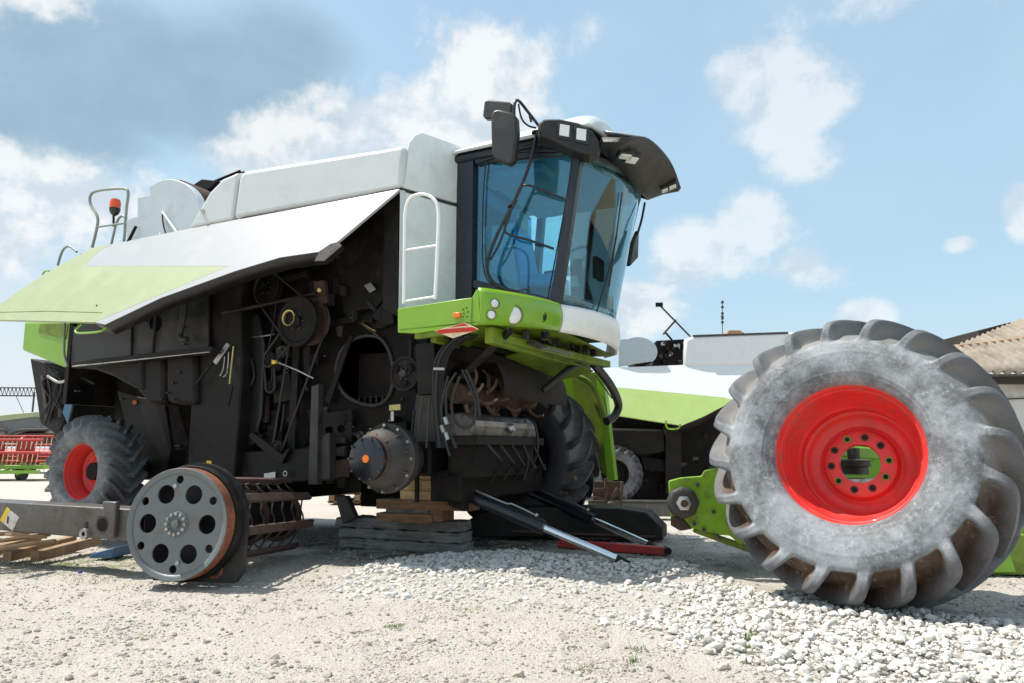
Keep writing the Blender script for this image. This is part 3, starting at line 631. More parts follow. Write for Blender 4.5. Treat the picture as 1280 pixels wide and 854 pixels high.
wbox('lining_console', .35, 1.1, 1.15, 1.5, 3.83, 3.93, 'inner', cab, .03)
for k, (ls, zs) in enumerate([(1.75, 0)]):
    st = wbox('seat', .62, 1.08, 1.5, 2.0, 2.72, 2.86, 'seat', cab, .05)
    B().prism([Wc(.62,1.52,2.84), Wc(.72,1.52,2.84), Wc(.60,1.56,3.42), Wc(.52,1.56,3.42)], V_*.44).build('seat_back', M['seat'], st, .04)
    B().prism([Wc(.55,1.62,3.44), Wc(.61,1.62,3.44), Wc(.59,1.64,3.66), Wc(.53,1.64,3.66)], V_*.28).build('headrest', M['inner'], st, .03)
    wbox('seat_base', .7, 1.0, 1.58, 1.92, 2.36, 2.72, 'dark', st)
    wbox('armrest', .7, 1.12, 2.06, 2.14, 2.95, 3.03, 'dark', st, .02)
B().bar(Wc(1.42,1.75,2.36), Wc(1.22,1.75,3.02), .09, .08).build('steering_column', M['dark'], cab, .01)
B().tube([Wc(1.2,1.75,3.05)+.18*(math.cos(a)*V_+math.sin(a)*(U*.85+Zz*.5)) for a in np.linspace(0, 2*math.pi, 24, endpoint=False)], .014, 8, 0, True).build('steering_wheel', M['dark'], cab)
wbox('monitor', 1.2, 1.26, 2.3, 2.55, 2.95, 3.2, 'dark', cab, .01)
wbox('control_console', .5, 1.1, 2.2, 2.5, 2.4, 2.85, 'inner', cab, .03)
B().tube([wind(.30,.01)+U*.03, wind(.36,.30)+U*.035, wind(.40,.55)+U*.03], .009, 6, 4).build('wiper_arm', M['frame'], cab)
B().tube([wind(.41,.20)+U*.022, wind(.40,.55)+U*.022, wind(.39,.85)+U*.022], .008, 6, 3).build('wiper_blade', M['rubber'], cab)
# roof and visor
def roof(a, b):
    s, t = 2*a-1, 2*b-1
    f = .93+.82*math.copysign(abs(s)**.8, s)-(.0 if s < 0 else .05*abs(t)**3); l = 1.86+1.0*math.copysign(abs(t)**.8, t)
    z = 4.06+.36*(.62+.55*a)*(1-abs(s)**6)**.6*(1-abs(t)**2.4)
    return Wc(f, l, z)
rf = B().grid(roof, 30, 30).build('cab_roof', M['white'], cab, 0, .03)
wbox('roof_rim', .12, 1.62, .90, 2.84, 3.97, 4.06, 'frame', rf, .03)
inn = [(748,186,1.66),(762,199,1.72),(780,217,1.76),(795,235,1.76),(809,250,1.70)]
out = [(752,176,1.78),(783,176,2.05),(811,177,2.12),(838,205,2.12),(851,238,2.10)]
I3 = cat_rom([FF(*q) for q in inn], 5); O3 = cat_rom([FF(*q) for q in out], 5); nn_ = len(I3)
vis = B()
def vsec(i):
    a, b = I3[i], O3[i]; q_ = min(1, i/8); top = b+Zz*.07*q_-U*.10; lv = (b-fr.O).dot(V_); fv = (b-fr.O).dot(U); back = b.lerp(Wc(min(fv-.12, 1.62), min(lv+.05, 2.72), 4.17), .35+.65*q_)
    return [a, a*.5+b*.5+Zz*.015, b-U*.03-Zz*.005, b+Zz*.03, top*.6+back*.4, back]
secs = [vsec(i) for i in range(nn_)]
for s_ in (0,):
    vis.add([p for s in secs for p in s], [(i*6+j, (i+1)*6+j, (i+1)*6+j+1, i*6+j+1) for i in range(nn_-1) for j in range(3)])
vo_ = vis.build('visor', M['visor'], cab, 0, .012)
B().add([p for s in secs for p in s[3:]], [(i*3+j, (i+1)*3+j, (i+1)*3+j+1, i*3+j+1) for i in range(8, nn_-1) for j in range(2)]).build('visor_top', M['white'], cab, 0, .01)
B().add(secs[-1]+[secs[-1][0]+Zz*.1-U*.2], [(0,1,2,3,4,5,6)]).build('visor_end', M['visor'], vo_, 0, .01)
nV = (I3[3]-O3[8]).cross(I3[15]-O3[8]).normalized()
if nV.z > 0: nV = -nV
def vpt(i, k): return I3[i]*(1-k)+O3[i]*k
for (i, k), w in (((7,.50),.10), ((9,.48),.10), ((18,.62),.07), ((18,.85),.08)):
    p = vpt(i, k)+nV*.012; d = (O3[i]-I3[i]).normalized()
    h_ = B().box(p, (w*1.35, w*1.5, .05), (d, nV.cross(d), nV)).build('lamp_housing', M['lampd'], vo_, .01)
    B().box(p+nV*.028, (w, w*1.1, .02), (d, nV.cross(d), nV)).build('work_lamp', M['lamp'], h_, .006)
a0, a1 = Wc(1.22,.60,4.0), Wc(1.86,.90,3.9); dH = (a1-a0); dH.z = 0; nH = dH.cross(Zz).normalized()
PH = lambda x, y: fr.P(x, y, a0, nH)
lh_ = B().prism([PH(*q) for q in [(672,154),(680,148),(700,148),(724,153),(741,163),(749,176),(752,189),(738,194),(715,187),(690,175),(675,170)]], -nH*.22).build('corner_lamp_pod', M['visor'], cab, .025)
for (x, y) in ((706,164),(727,169)):
    hs = B().prism([PH(x-9,y-11)+nH*.012, PH(x+9,y-8)+nH*.012, PH(x+9,y+12)+nH*.012, PH(x-9,y+9)+nH*.012], -nH*.02).build('lamp_housing', M['lampd'], lh_, .004)
    B().prism([PH(x-6,y-8)+nH*.018, PH(x+6,y-6)+nH*.018, PH(x+5,y+8)+nH*.018, PH(x-7,y+6)+nH*.018], -nH*.02).build('work_lamp', M['lamp'], hs, .003)
side('roof_trim', [(592,196),(674,165),(720,180),(722,189),(640,190),(594,205)], .93, .12, 'frame', cab, .01)
# mirrors
mr = stube('mirror_arm', [(674,158),(660,140),(648,126),(643,132),(643,160),(644,178)], [.8,.7,.55,.5,.5,.5], .015, 'frame', cab)
stube('arm_brace', [(670,160),(660,157),(652,148),(648,130)], [.8,.7,.6,.55], .009, 'frame', mr)
stube('arm_brace', [(664,152),(662,144)], .7, .012, 'frame', mr, 0)
side('mirror', [(616,138),(622,136),(640,140),(645,147),(646,165),(642,200),(636,206),(618,199),(614,192),(613,145)], .46, .09, 'plastic', mr, .02)
side('mirror', [(605,127),(609,124),(636,127),(640,130),(638,148),(606,148),(603,145)], .62, .08, 'plastic', mr, .015)
B().prism([FF(x, y, 1.75) for x, y in [(793,302),(799,288),(798,322),(788,333)]], -U*.05).build('mirror', M['plastic'], cab, .01)
B().tube([FF(806,254,1.7), FF(802,275,1.75), FF(797,292,1.75)], .014, 8, 4).build('mirror_arm', M['frame'], cab)
# --- fairing round the cab foot
fz = B().prism([S(x, y, 0) for x, y in [(497,386),(574,374),(590,372),(594,364),(598,360),(600,406),(584,407),(520,417),(497,416)]], V_*.03).build('platform_fairing', M['green'], cmb, .006)
c1, c2 = S(598,360,0), FF(700,381,1.35); b1, b2 = S(598,406,0), FF(700,414,1.35)
def chf(s, t):
    top = c1.lerp(c2, s); bot = b1.lerp(b2, s); out_ = (U-V_*.6).normalized()
    return top.lerp(bot, t)+out_*(.07*math.sin(math.pi*s)**.7+.03*math.sin(math.pi*t))
chm = B().grid(chf, 20, 8).build('lamp_fairing', M['green'], cmb, 0, .02)
nC2 = (U-V_*.9).normalized()
def lampat(x, y, r, name, m):
    r *= 1.25; p = fr.P(x, y, chf(min(max((x-598)/102, 0), 1), .45), nC2)+nC2*.018
    h_ = B().lathe([(r*1.25, -.03), (r*1.25, .008), (r*1.05, .014)], p, nC2, 24, False, False).build('lamp_bezel', M['gdark' if m == 'lamp' else 'lampd'], chm)
    B().lathe([(r*1.05, -.02), (r*1.05, .004), (r*.7, .018), (.002, .024)], p, nC2, 24).build(name, M[m], h_)
lampat(640,394,.062,'headlamp','lamp'); lampat(617,380,.030,'small_lamp','lamp'); lampat(613,394,.030,'small_lamp','lamp'); lampat(675,396,.036,'fog_lamp','lampd')
lampat(675,396,.018,'fog_lamp_glass','lamp')
B().box(S(571,394,-.012), (.07,.02,.045), (U, V_, Zz)).build('side_marker', M['orange'], fz, .006)
def bmp(s, t):
    k = 1-(2*s-1)**4; top = c2.lerp(FF(770,411,1.38), s); bot = FF(699,415,1.35).lerp(FF(768,447,1.30), s)
    p = top.lerp(bot, t)+U*(.20*(1-(2*s-1)**2)+.03*math.sin(math.pi*t))
    if s > .9: p -= U*(s-.9)*1.2
    return p
B().grid(bmp, 26, 8).build('front_bumper', M['bumper'], cmb, 0, .02)
for q_ in ((579,387),(583,385),(580,392),(585,390),(584,396),(579,396)): B().cyl(S(*q_,-.003), S(*q_,.01), .007, 8).build('screw', M['lampd'], fz)
B().tube([S(590,372,-.002), S(589,405,-.002)], .004, 6).build('panel_joint', M['gdark'], fz)
# underside of the cab platform
B().prism([S(500,414,.0), S(598,404,0), b2, FF(766,446,1.30)-V_*.02, Wc(.3,2.6,2.12), Wc(.1,.9,2.12)], Zz*.02).build('platform_floor', M['gdark'], cmb, .003)
und = wbox('platform_beam', .98, 1.06, .15, 2.6, 1.93, 2.07, 'gdark')
wbox('platform_beam', .34, .40, .3, 2.6, 2.0, 2.1, 'gdark')
B().bar(S(520,420,.05), S(596,410,.05), .05, .06).build('platform_beam', M['gdark'], cmb, .004)
B().bar(Wc(1.0,.2,2.0), Wc(1.28,2.5,1.98), .10, .07).build('platform_beam', M['gdark'], cmb, .004)
B().prism([Wc(1.10,1.1,2.0), Wc(1.14,2.45,1.90), Wc(.75,2.45,1.82), Wc(.65,1.2,1.95)], Zz*.015).build('under_plate', M['gdark'], cmb, .003)
for k in range(22):
    f, l = rnd.uniform(1.0,1.3), rnd.uniform(.5,2.4); wbox('bracket', f, f+rnd.uniform(.02,.06), l, l+rnd.uniform(.03,.10), 2.04+rnd.uniform(-.02,.04), 2.1, rnd.choice(['dark','mid','dark2']), und)
B().bar(Wc(1.14,.95,1.99), Wc(1.2,1.6,1.99), .05, .03).build('cable_tray', M['steel'], und)
for k in range(5): B().tube([Wc(1.1+.03*k,.7,2.0), Wc(1.15,1.2,1.96+.01*k), Wc(1.2-.02*k,1.8,2.0)], .01, 6, 4).build('hose', M['rubber'], und)
# hazard plate hung under the fairing
hq = [S(543,414,-.04), S(580,404,-.06), S(598,412,-.03), S(566,423,.0)]; nz_ = (hq[2]-hq[0]).cross(hq[1]-hq[0]).normalized()
if nz_.y > 0: nz_ = -nz_
hz = B().prism(hq, -nz_*.008).build('hazard_plate', M['hwhite'], cmb)
q = lambda i, j, k: hq[i].lerp(hq[j], k)+nz_*.002
for pts in ([q(1,0,.55), q(1,0,0), q(1,2,.35)], [q(0,1,.02), q(0,1,.22), q(2,1,.38), q(2,1,.02), q(2,3,.2), q(0,3,.38)]):
    B().prism(pts, -nz_*.004).build('red_stripe', M['hred'], hz)
B().bar(S(528,410,.06), S(598,412,.09), .03, .02).build('plate_bracket', M['gdark'], hz)

# --- frame and workings behind the open panel
def pl2(pts, l): return [((S(x, y, l)-fr.O).dot(U), S(x, y, l).z) for x, y in pts]
def plt(name, out_, holes, l, t, m, parent=cmb):
    return B().plate(pl2(out_, l), [pl2(h, l) for h in holes], fr.O+V_*l, U, Zz, t).build(name, M[m], parent, 0, 0, 30)
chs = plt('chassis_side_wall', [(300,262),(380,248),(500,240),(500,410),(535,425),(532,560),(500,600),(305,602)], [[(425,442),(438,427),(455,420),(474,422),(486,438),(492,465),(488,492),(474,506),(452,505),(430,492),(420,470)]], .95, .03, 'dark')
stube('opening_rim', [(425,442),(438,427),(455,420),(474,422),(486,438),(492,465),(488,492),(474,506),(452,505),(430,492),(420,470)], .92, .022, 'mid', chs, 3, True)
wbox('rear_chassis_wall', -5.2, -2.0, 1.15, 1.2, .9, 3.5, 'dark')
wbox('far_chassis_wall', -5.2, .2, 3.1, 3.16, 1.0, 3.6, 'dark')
wbox('light_block_slab', -5.0, -.1, .36, 3.1, 3.46, 3.5, 'dark')  # unseen slab added to keep light out of the bay
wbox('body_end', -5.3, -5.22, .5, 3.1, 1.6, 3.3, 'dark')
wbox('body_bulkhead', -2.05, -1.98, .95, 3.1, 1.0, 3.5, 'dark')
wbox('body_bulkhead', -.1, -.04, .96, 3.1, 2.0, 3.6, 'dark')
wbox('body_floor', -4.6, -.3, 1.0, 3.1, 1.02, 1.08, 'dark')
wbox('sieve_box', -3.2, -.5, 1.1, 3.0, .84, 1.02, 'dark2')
wbox('threshing_drum_casing', -1.25, .2, 1.3, 3.0, 1.6, 2.1, 'interior_brown')
for k in range(14):
    B().bar(Wc(-1.2+k*.08,1.28,1.15), Wc(-1.22+k*.08,1.28,1.62), .02, .02).build('grate_bar', M['mid'], cmb)
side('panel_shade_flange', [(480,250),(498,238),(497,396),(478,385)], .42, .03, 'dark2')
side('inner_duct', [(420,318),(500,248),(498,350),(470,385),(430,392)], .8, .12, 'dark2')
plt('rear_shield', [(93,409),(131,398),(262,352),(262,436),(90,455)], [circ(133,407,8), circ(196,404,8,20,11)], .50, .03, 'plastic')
stube('shield_rib', [(165,388),(164,448)], .48, .02, 'plastic', k=0); stube('shield_rib', [(197,378),(190,447)], .48, .02, 'plastic', k=0)
side('rail', [(89,452),(264,433),(264,441),(89,460)], .32, .12, 'dark2')
stube('rail_edge', [(91,458),(262,440)], .31, .008, 'steel', k=0)
side('shield_tank', [(94,460),(130,452),(178,449),(178,488),(165,484),(140,470),(118,462)], .45, .25, 'dark2', bevel=.03)
for a, b, c, d in ((170,206,506,448),(207,246,506,445)):
    side('shield_tank', [(a,c-18 if a == 170 else c-4),(a,d),(b-2,d-3),(b-2,c),(a+16,c)], .48, .35, 'dark2', bevel=.05)
stube('exhaust_pipe', [(232,372),(229,398),(225,418),(229,424),(234,424)], .38, .035, 'mid')
rh = side('rear_hood', [(30,402),(101,402),(88,463),(27,438)], .55, 2.0, 'green', bevel=.03)
side('hood_dark_inside', [(50,404),(85,404),(82,424),(47,416)], .54, .02, 'gdark', rh)  # flat darker plate stands in for the hood's dark interior
stube('hood_pipe', [(81,403),(80,440),(84,458)], .45, .016, 'handrail')
side('chopper_side', [(37,448),(88,462),(82,475),(82,520),(72,545),(50,530),(44,490)], .8, 1.6, 'dark2', bevel=.02)
side('chopper_plate', [(88,478),(96,482),(84,530),(78,515)], .7, .03, 'blue')
for k in range(9): stube('hose', [(55+rnd.uniform(-8,20), 455+rnd.uniform(0,10)), (60+rnd.uniform(-10,20), 480), (58+rnd.uniform(-10,25), 510+rnd.uniform(0,20))], .72, .010, 'rubber')
for pts in ([(60,470),(64,500),(56,530)], [(96,478),(92,505),(86,528)], [(100,470),(110,476),(118,480)]): stube('hose', pts, .66, .014, 'rubber')
side('chopper_rib', [(50,470),(54,470),(60,525),(56,525)], .74, .04, 'mid'); side('chopper_rib', [(72,470),(76,472),(76,520),(72,522)], .74, .04, 'mid')
stube('chopper_link', [(92,470),(75,478),(60,470)], .6, .02, 'steel')
side('wheel_arch_plate', [(146,488),(175,497),(205,500),(214,560),(205,600),(176,600),(160,540)], .85, .05, 'dark2')
B().cyl(S(168,503,.84), S(168,503,.81), .028, 14).build('side_reflector', M['orange'], cmb)
side('axle_housing', [(130,560),(250,560),(250,600),(130,600)], 1.1, .3, 'dark')
pil = side('frame_pillar', [(252,372),(300,345),(302,470),(292,603),(233,603),(240,480)], .55, .3, 'dark2', bevel=.02)
side('yellow_label', [(258,576),(264,576),(264,590),(258,590)], .545, .003, 'yellow', pil, 0)
side('strut', [(283,428),(287,431),(270,456),(265,453)], .45, .03, 'steel'); stube('strut', [(266,453),(244,482)], .45, .016, 'dark2', k=0)
stube('control_rod', [(292,433),(287,480)], .43, .010, 'brass', k=0); stube('control_rod', [(281,446),(279,462),(275,470)], .43, .007, 'steel', k=2); stube('control_rod', [(286,440),(284,466),(279,471)], .43, .007, 'steel', k=2)
stube('control_rod', [(291,482),(285,508)], .43, .014, 'dark2', k=0); stube('drive_shaft', [(278,392),(395,367)], .5, .020, 'dark2', k=0)
def pulley(name, x, y, l, r, th, m, bx=None, slots=0, parent=cmb):
    c = S(x, y, l); o_ = B().lathe([(r*.15, 0),(r*.18, th*.2),(r*.8, th*.25),(r*.86, 0),(r, 0),(r*.93, th*.5),(r, th),(r*.2, th)], c, V_, 44).build(name, M[m], parent)
    h_ = B().lathe([(r*.05, -.02),(r*.22, -.03),(r*.24, .01)], c, V_, 24, True).build('pulley_hub', M[bx or m], o_)
    for k in range(6):
        a = k*math.pi/3; p = c+r*.34*(math.cos(a)*U+math.sin(a)*Zz); B().cyl(p-V_*.012, p+V_*.02, .010, 6).build('bolt', M['mid'], o_)
    for k in range(slots):
        a = k*2*math.pi/slots+.6; ps = [c-V_*.004+r*.58*(math.cos(b)*U+math.sin(b)*Zz) for b in np.linspace(a-.38, a+.38, 6)]
        B().tube(ps, r*.14, 8).build('slot_dark', M['black'], o_)  # black tube stands in for the darkness inside an open slot
    return o_
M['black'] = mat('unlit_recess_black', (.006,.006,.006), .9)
pulley('pulley', 371,402,.42,.26,.06,'dark'); pulley('pulley', 385,402,.60,.25,.06,'rust')
B().lathe([(.070,-.03),(.085,-.035),(.085,-.01),(.07,-.01)], S(363,398,.42), V_, 30).build('brass_ring', M['brass'], cmb)
pulley('pulley', 332,360,.70,.20,.06,'dark'); pulley('pulley', 334,449,.6,.085,.05,'dark2'); pulley('pulley', 336,483,.65,.07,.05,'dark')
pulley('slotted_pulley', 505,467,.60,.17,.05,'dark2','mid',3)
stube('belt', [(305,425),(318,470),(300,505),(305,560)], .7, .016, 'rubber')
stube('control_rod', [(340,450),(372,463),(392,473)], .52, .010, 'steel', k=0)
B().box(S(343,453,.5), (.05,.03,.035), (U,V_,Zz)).build('yellow_tag', M['yellow'], cmb)
side('sprocket_bracket', [(392,352),(405,350),(408,378),(395,382)], .6, .05, 'rust'); B().cyl(S(399,363,.6), S(399,363,.56), .022, 12).build('sprocket_bolt', M['brass'], cmb)
side('tag', [(455,357),(463,353),(470,362),(462,366)], .75, .004, 'steel', bevel=0)
side('gear_casing', [(463,395),(490,362),(492,405),(478,408)], .75, .1, 'dark2', bevel=.02)
side('frame_post', [(389,483),(398,480),(396,606),(385,606)], .5, .08, 'mid'); side('frame_post', [(400,545),(411,540),(411,600),(398,602)], .55, .12, 'mid', bevel=.02)
side('frame_web', [(315,540),(352,568),(362,560),(352,580),(340,575),(310,545)], .6, .05, 'dark2')
stube('wire', [(452,405),(470,418),(482,430)], .85, .010, 'rust'); stube('wire', [(452,404),(462,410),(470,414)], .85, .008, 'brass')
side('diagonal_brace', [(436,418),(440,420),(412,505),(405,502)], .85, .03, 'dark2')
side('lower_frame_box', [(292,566),(388,560),(388,602),(292,606)], .66, .2, 'dark2', bevel=.015)
side('belt_guard', [(303,398),(322,392),(330,430),(326,520),(316,556),(304,560)], .72, .06, 'plastic', bevel=.02)
side('hydraulic_block', [(340,470),(362,466),(364,500),(342,505)], .74, .12, 'dark2', bevel=.012)
side('side_channel', [(366,425),(374,424),(366,600),(357,600)], .70, .06, 'dark2', bevel=.006)
side('side_channel', [(306,356),(384,338),(384,345),(306,364)], .72, .08, 'dark2', bevel=.006)
side('side_channel', [(400,402),(500,386),(500,393),(400,410)], .84, .06, 'dark2', bevel=.006)
plt('vent_plate', [(398,518),(440,512),(440,552),(398,558)], [circ(412,538,5,16), circ(427,536,5,16)], .80, .015, 'dark2')
side('white_tag', [(330,592),(344,590),(344,597),(330,598)], .62, .003, 'wlabel', bevel=0)
B().lathe([(.03,0),(.03,-.02),(.02,-.02),(.02,0)], S(358,592,.62), V_, 16).build('steel_ring', M['steel'], cmb)
def belt(x1, y1, r1, x2, y2, r2, l):
    c1_, c2_b = S(x1, y1, l), S(x2, y2, l); a_, b_ = Vector(((c1_-fr.O).dot(U), c1_.z)), Vector(((c2_b-fr.O).dot(U), c2_b.z)); d2 = (b_-a_).normalized(); n2_ = Vector((-d2.y, d2.x)); ba = math.atan2(d2.y, d2.x); pts_ = []
    for (c_, r_, s0, s1) in ((a_, r1, ba+math.pi/2, ba+1.5*math.pi), (b_, r2, ba-math.pi/2, ba+math.pi/2)):
        for t in np.linspace(s0, s1, 12): pts_.append(Wc(c_.x+r_*math.cos(t), l+.025, c_.y+r_*math.sin(t)))
    B().tube(pts_, .014, 8, 0, True).build('belt', M['rubber'], cmb)
belt(371,402,.25,332,360,.19,.60); belt(371,402,.12,334,449,.08,.55); belt(334,449,.075,336,483,.065,.60); belt(385,402,.24,345,560,.07,.62)
pulley('pulley', 345,560,.62,.08,.05,'dark2'); pulley('pulley', 440,395,.70,.07,.05,'dark2')
crnd = random.Random(21)
for k in range(60):
    x, y = crnd.uniform(302,520), crnd.uniform(345,590); w, h_ = crnd.uniform(8,34), crnd.uniform(6,30)
    if crnd.random() < .4: w *= .35; h_ *= 1.8
    if x+w > 412 and x < 500 and y+h_ > 412 and y < 515: continue
    if x+w > 525: continue
    side('frame_plate', [(x,y),(x+w,y-w*.16),(x+w*crnd.uniform(.8,1),y+h_-w*.14),(x+w*crnd.uniform(0,.15),y+h_)], crnd.uniform(.80,.92), crnd.uniform(.02,.05), crnd.choice(['dark','dark2','mid','dark2','plastic','rust']), bevel=.004)
for k in range(16):
    x, y = crnd.uniform(305,515), crnd.uniform(350,590)
    if 405 < x < 500 and 405 < y < 520: continue
    rr_ = crnd.uniform(.03,.075); c_ = S(x, y, .8); o_ = B().lathe([(.005,-.05),(rr_*.4,-.05),(rr_*.45,-.02),(rr_,-.015),(rr_,.1)], c_, V_, 20).build('bearing_cap', M[crnd.choice(['dark2','mid','dark2'])], cmb)
    for j in range(4):
        a = j*math.pi/2+.5; q9 = c_+rr_*.72*(math.cos(a)*U+math.sin(a)*Zz); B().cyl(q9-V_*.03, q9, .008, 6).build('bolt', M['steel' if crnd.random() < .3 else 'mid'], o_)
for k in range(18):
    x, y = crnd.uniform(255,500), crnd.uniform(345,585); L_ = crnd.uniform(15,60); ang = crnd.choice([-1.5,-1.4,.0,-.15,-.9,.8])
    x2, y2 = x+L_*math.cos(ang), y-L_*math.sin(ang)*-1
    if x2 > 520 or y2 < 345 or (405 < x2 < 500 and 405 < y2 < 520) or (405 < x < 500 and 405 < y < 520): continue
    stube('pipe', [(x,y),((x+x2)/2+crnd.uniform(-3,3),(y+y2)/2),(x2,y2)], crnd.uniform(.70,.85), crnd.uniform(.005,.012), crnd.choice(['dark2','mid','rubber','mid','steel']))
for k in range(14):
    x, y = crnd.uniform(95,235), crnd.uniform(400,500); c_ = S(x,y,.46)
    B().cyl(c_-V_*.015, c_+V_*.05, .012, 6).build('bolt', M['mid'], cmb)
# clutter of small brackets, pipes and fittings on the frame
for k in range(70):
    x, y = rnd.uniform(252,530), rnd.uniform(330,600)
    if 410 < x < 500 and 410 < y < 515: continue
    w, h_ = rnd.uniform(3,13), rnd.uniform(3,16); side('bracket', [(x,y),(x+w,y-w*.15),(x+w*.9,y+h_),(x+rnd.uniform(0,2),y+h_)], rnd.uniform(.72,.9), rnd.uniform(.02,.06), rnd.choice(['dark','dark2','mid','mid']), bevel=.003)
for k in range(22):
    x, y = rnd.uniform(255,520), rnd.uniform(340,590); dx, dy = rnd.uniform(-14,14), rnd.uniform(10,60)
    if 400 < x < 505 and 390 < y < 515: continue
    stube('pipe', [(x,y),(x+dx*.4,y+dy*.5),(x+dx,y+dy)], rnd.uniform(.7,.88), rnd.uniform(.006,.016), rnd.choice(['dark2','rubber','mid','rust']))
for k in range(36):
    x, y = rnd.uniform(255,530), rnd.uniform(340,600)
    if 415 < x < 495 and 415 < y < 510: continue
    p = S(x, y, .93); B().cyl(p-V_*.03, p+V_*.02, .011, 6).build('bolt', M['steel' if rnd.random() < .4 else 'mid'], cmb)
# --- wheel hub without its wheel
hc = S(487,573,.30)
hub = B().lathe([(.02,.30),(.20,.28),(.235,.20),(.255,.10),(.30,.05),(.315,0),(.315,-.06),(.29,-.08),(.275,-.12),(.25,-.2),(.17,-.29),(.165,-.30)], hc, V_, 48, True).build('front_hub', M['mid'], cmb)
for k in range(10):
    a = k*math.pi/5+.2; d = math.cos(a)*U+math.sin(a)*Zz; B().bar(hc+d*.285-V_*.09, hc+d*.17-V_*.27, .022, .05, d).build('hub_rib', M['mid'], hub, .004)
for k in range(12):
    a = k*math.pi/6; d = math.cos(a)*U+math.sin(a)*Zz; B().cyl(hc+d*.298-V_*.05, hc+d*.298-V_*.10, .016, 6).build('hub_bolt', M['steel'], hub)
B().lathe([(.19,.0),(.19,-.06),(.175,-.07),(.02,-.075)], hc-V_*.28, V_, 36, True).build('hub_cap', M['frame'], hub)
B().lathe([(.195,.04),(.205,.0),(.195,-.02),(.18,-.02)], hc-V_*.28, V_, 36).build('hub_ring', M['rust'], hub)
B().lathe([(.034,0),(.034,-.006),(.002,-.006)], hc-V_*.356+U*.004, V_, 20).build('hub_centre_mark', M['orange'], hub)
for k in range(10):
    a = k*math.pi/5; d = math.cos(a)*U+math.sin(a)*Zz; B().cyl(hc+d*.18-V_*.33, hc+d*.18-V_*.365, .012, 6).build('hub_bolt', M['mid'], hub)
B().bar(Wc(.05,.55,.95), Wc(.05,2.6,.95), .30, .32).build('front_axle', M['dark'], cmb, .03)
side('axle_bracket', [(520,492),(545,490),(548,560),(512,562)], .75, .12, 'mid'); side('axle_bracket', [(519,430),(543,428),(543,492),(522,494)], .55, .1, 'dark2')
side('axle_web', [(512,560),(550,555),(530,585),(505,600)], .9, .15, 'mid', bevel=.01)
B().tube([S(528,497,.44), S(520,560,.44)], .012).build('axle_rib', M['mid'], cmb); B().tube([S(537,497,.44), S(533,560,.44)], .012).build('axle_rib', M['mid'], cmb)
side('brass_clip', [(486,506),(500,505),(500,513),(486,514)], .4, .02, 'brass'); side('brass_clip', [(488,514),(492,514),(492,527),(488,527)], .4, .01, 'steel')
# --- hoses beside the rotor
for k, (dx, b) in enumerate([(0,0),(5,4),(-4,-3),(9,8)]):
    stube('hose', [(578+dx*2,418),(560+dx,432),(548+dx,455),(545+dx*.6,500),(548+b*.5,540),(550+b,560)], .45+.05*k, .019, 'rubber')
for pts in ([(575,470),(565,500),(568,525),(580,535),(592,528),(594,500),(578,462)], [(570,466),(558,490),(560,530),(570,560)], [(583,462),(595,490),(600,520)], [(560,470),(552,510),(556,545),(562,570)]):
    stube('hose', pts, .4, .013, 'rubber')
side('hose_clamp', [(541,459),(555,459),(555,463),(541,463)], .36, .02, 'steel')
for x, y in ((556,522),(552,532),(557,541)): B().cyl(S(x,y,.38), S(x+3,y+9,.38), .022, 12).build('hose_fitting', M['steel'], cmb)
# --- rotor, concave and feeder housing at the front
fR = .35
p0, p1 = FF(556,487,fR), FF(650,495,fR)
ax = (V_+Zz*.0); rc = Wc(fR,.75,p0.z-.02)
rot = B().cyl(rc, rc+V_*1.7, .10, 20).build('rotor', M['rust'], cmb)
for k in range(34):
    t = .08+k*.047; a = k*2.4; d = math.cos(a)*U+math.sin(a)*Zz; e = -math.sin(a)*U+math.cos(a)*Zz; p = rc+V_*t*1.0
    B().tube([p+d*.08, p+d*.16+e*.01, p+d*.22+e*.04, p+d*.25+e*.09], [.026,.012], 8, 3).build('tine', M['tine'], rot)
    if k % 2: B().cyl(p+d*.245+e*.085, p+d*.262+e*.12, .016, 8).build('tine_tip', M['steel'], rot)
def arch(s, t):
    a = -.9+s*3.9; r = .43; return Wc(fR,.85,rc.z+.02)+V_*(1.65*t)+r*(math.sin(a)*-U+math.cos(a)*Zz)
B().grid(lambda s, t: Wc(fR,.95,rc.z+.05)+V_*(1.6*t)+.42*(-math.cos(math.pi*1.15*s-.25)*U*1.0+math.sin(math.pi*1.15*s-.25)*Zz), 22, 4).build('rotor_housing', M['interior_brown'], cmb, 0, .02)
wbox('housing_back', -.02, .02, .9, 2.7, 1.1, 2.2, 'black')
side('housing_cheek', [(552,428),(600,436),(640,450),(600,455),(570,450),(556,470)], .72, .04, 'dark')
fc = .55; cz = FF(556,520,fc).z
cc = B().prism([Wc(fc+.05,.62,cz-.18), Wc(fc+.07,.62,cz-.05), Wc(fc+.02,.62,cz+.02), Wc(fc-.08,.62,cz+.05), Wc(fc-.25,.62,cz+.04), Wc(fc-.25,.62,cz-.18)], V_*1.45).build('concave_cover', M['worn'], cmb, .02)
B().bar(Wc(fc+.068,.66,cz-.05), Wc(fc+.068,2.02,cz-.05), .012, .05, Zz).build('worn_edge', M['steel'], cc)
wbox('feeder_ledge', fc-.2, fc+.12, .60, 2.12, cz-.25, cz-.17, 'dark2'); wbox('feeder_body', fc-.25, fc+.05, .7, 2.0, cz-.55, cz-.25, 'dark')
B().tube([Wc(fc+.1,.6,cz-.21), Wc(fc+.1,2.1,cz-.21)], .02).build('ledge_pipe', M['mid'], cmb)
B().ball(Wc(fc+.09,1.35,cz-.08), .05, (1,1,1)).build('grease_cap', M['steel'], cmb)
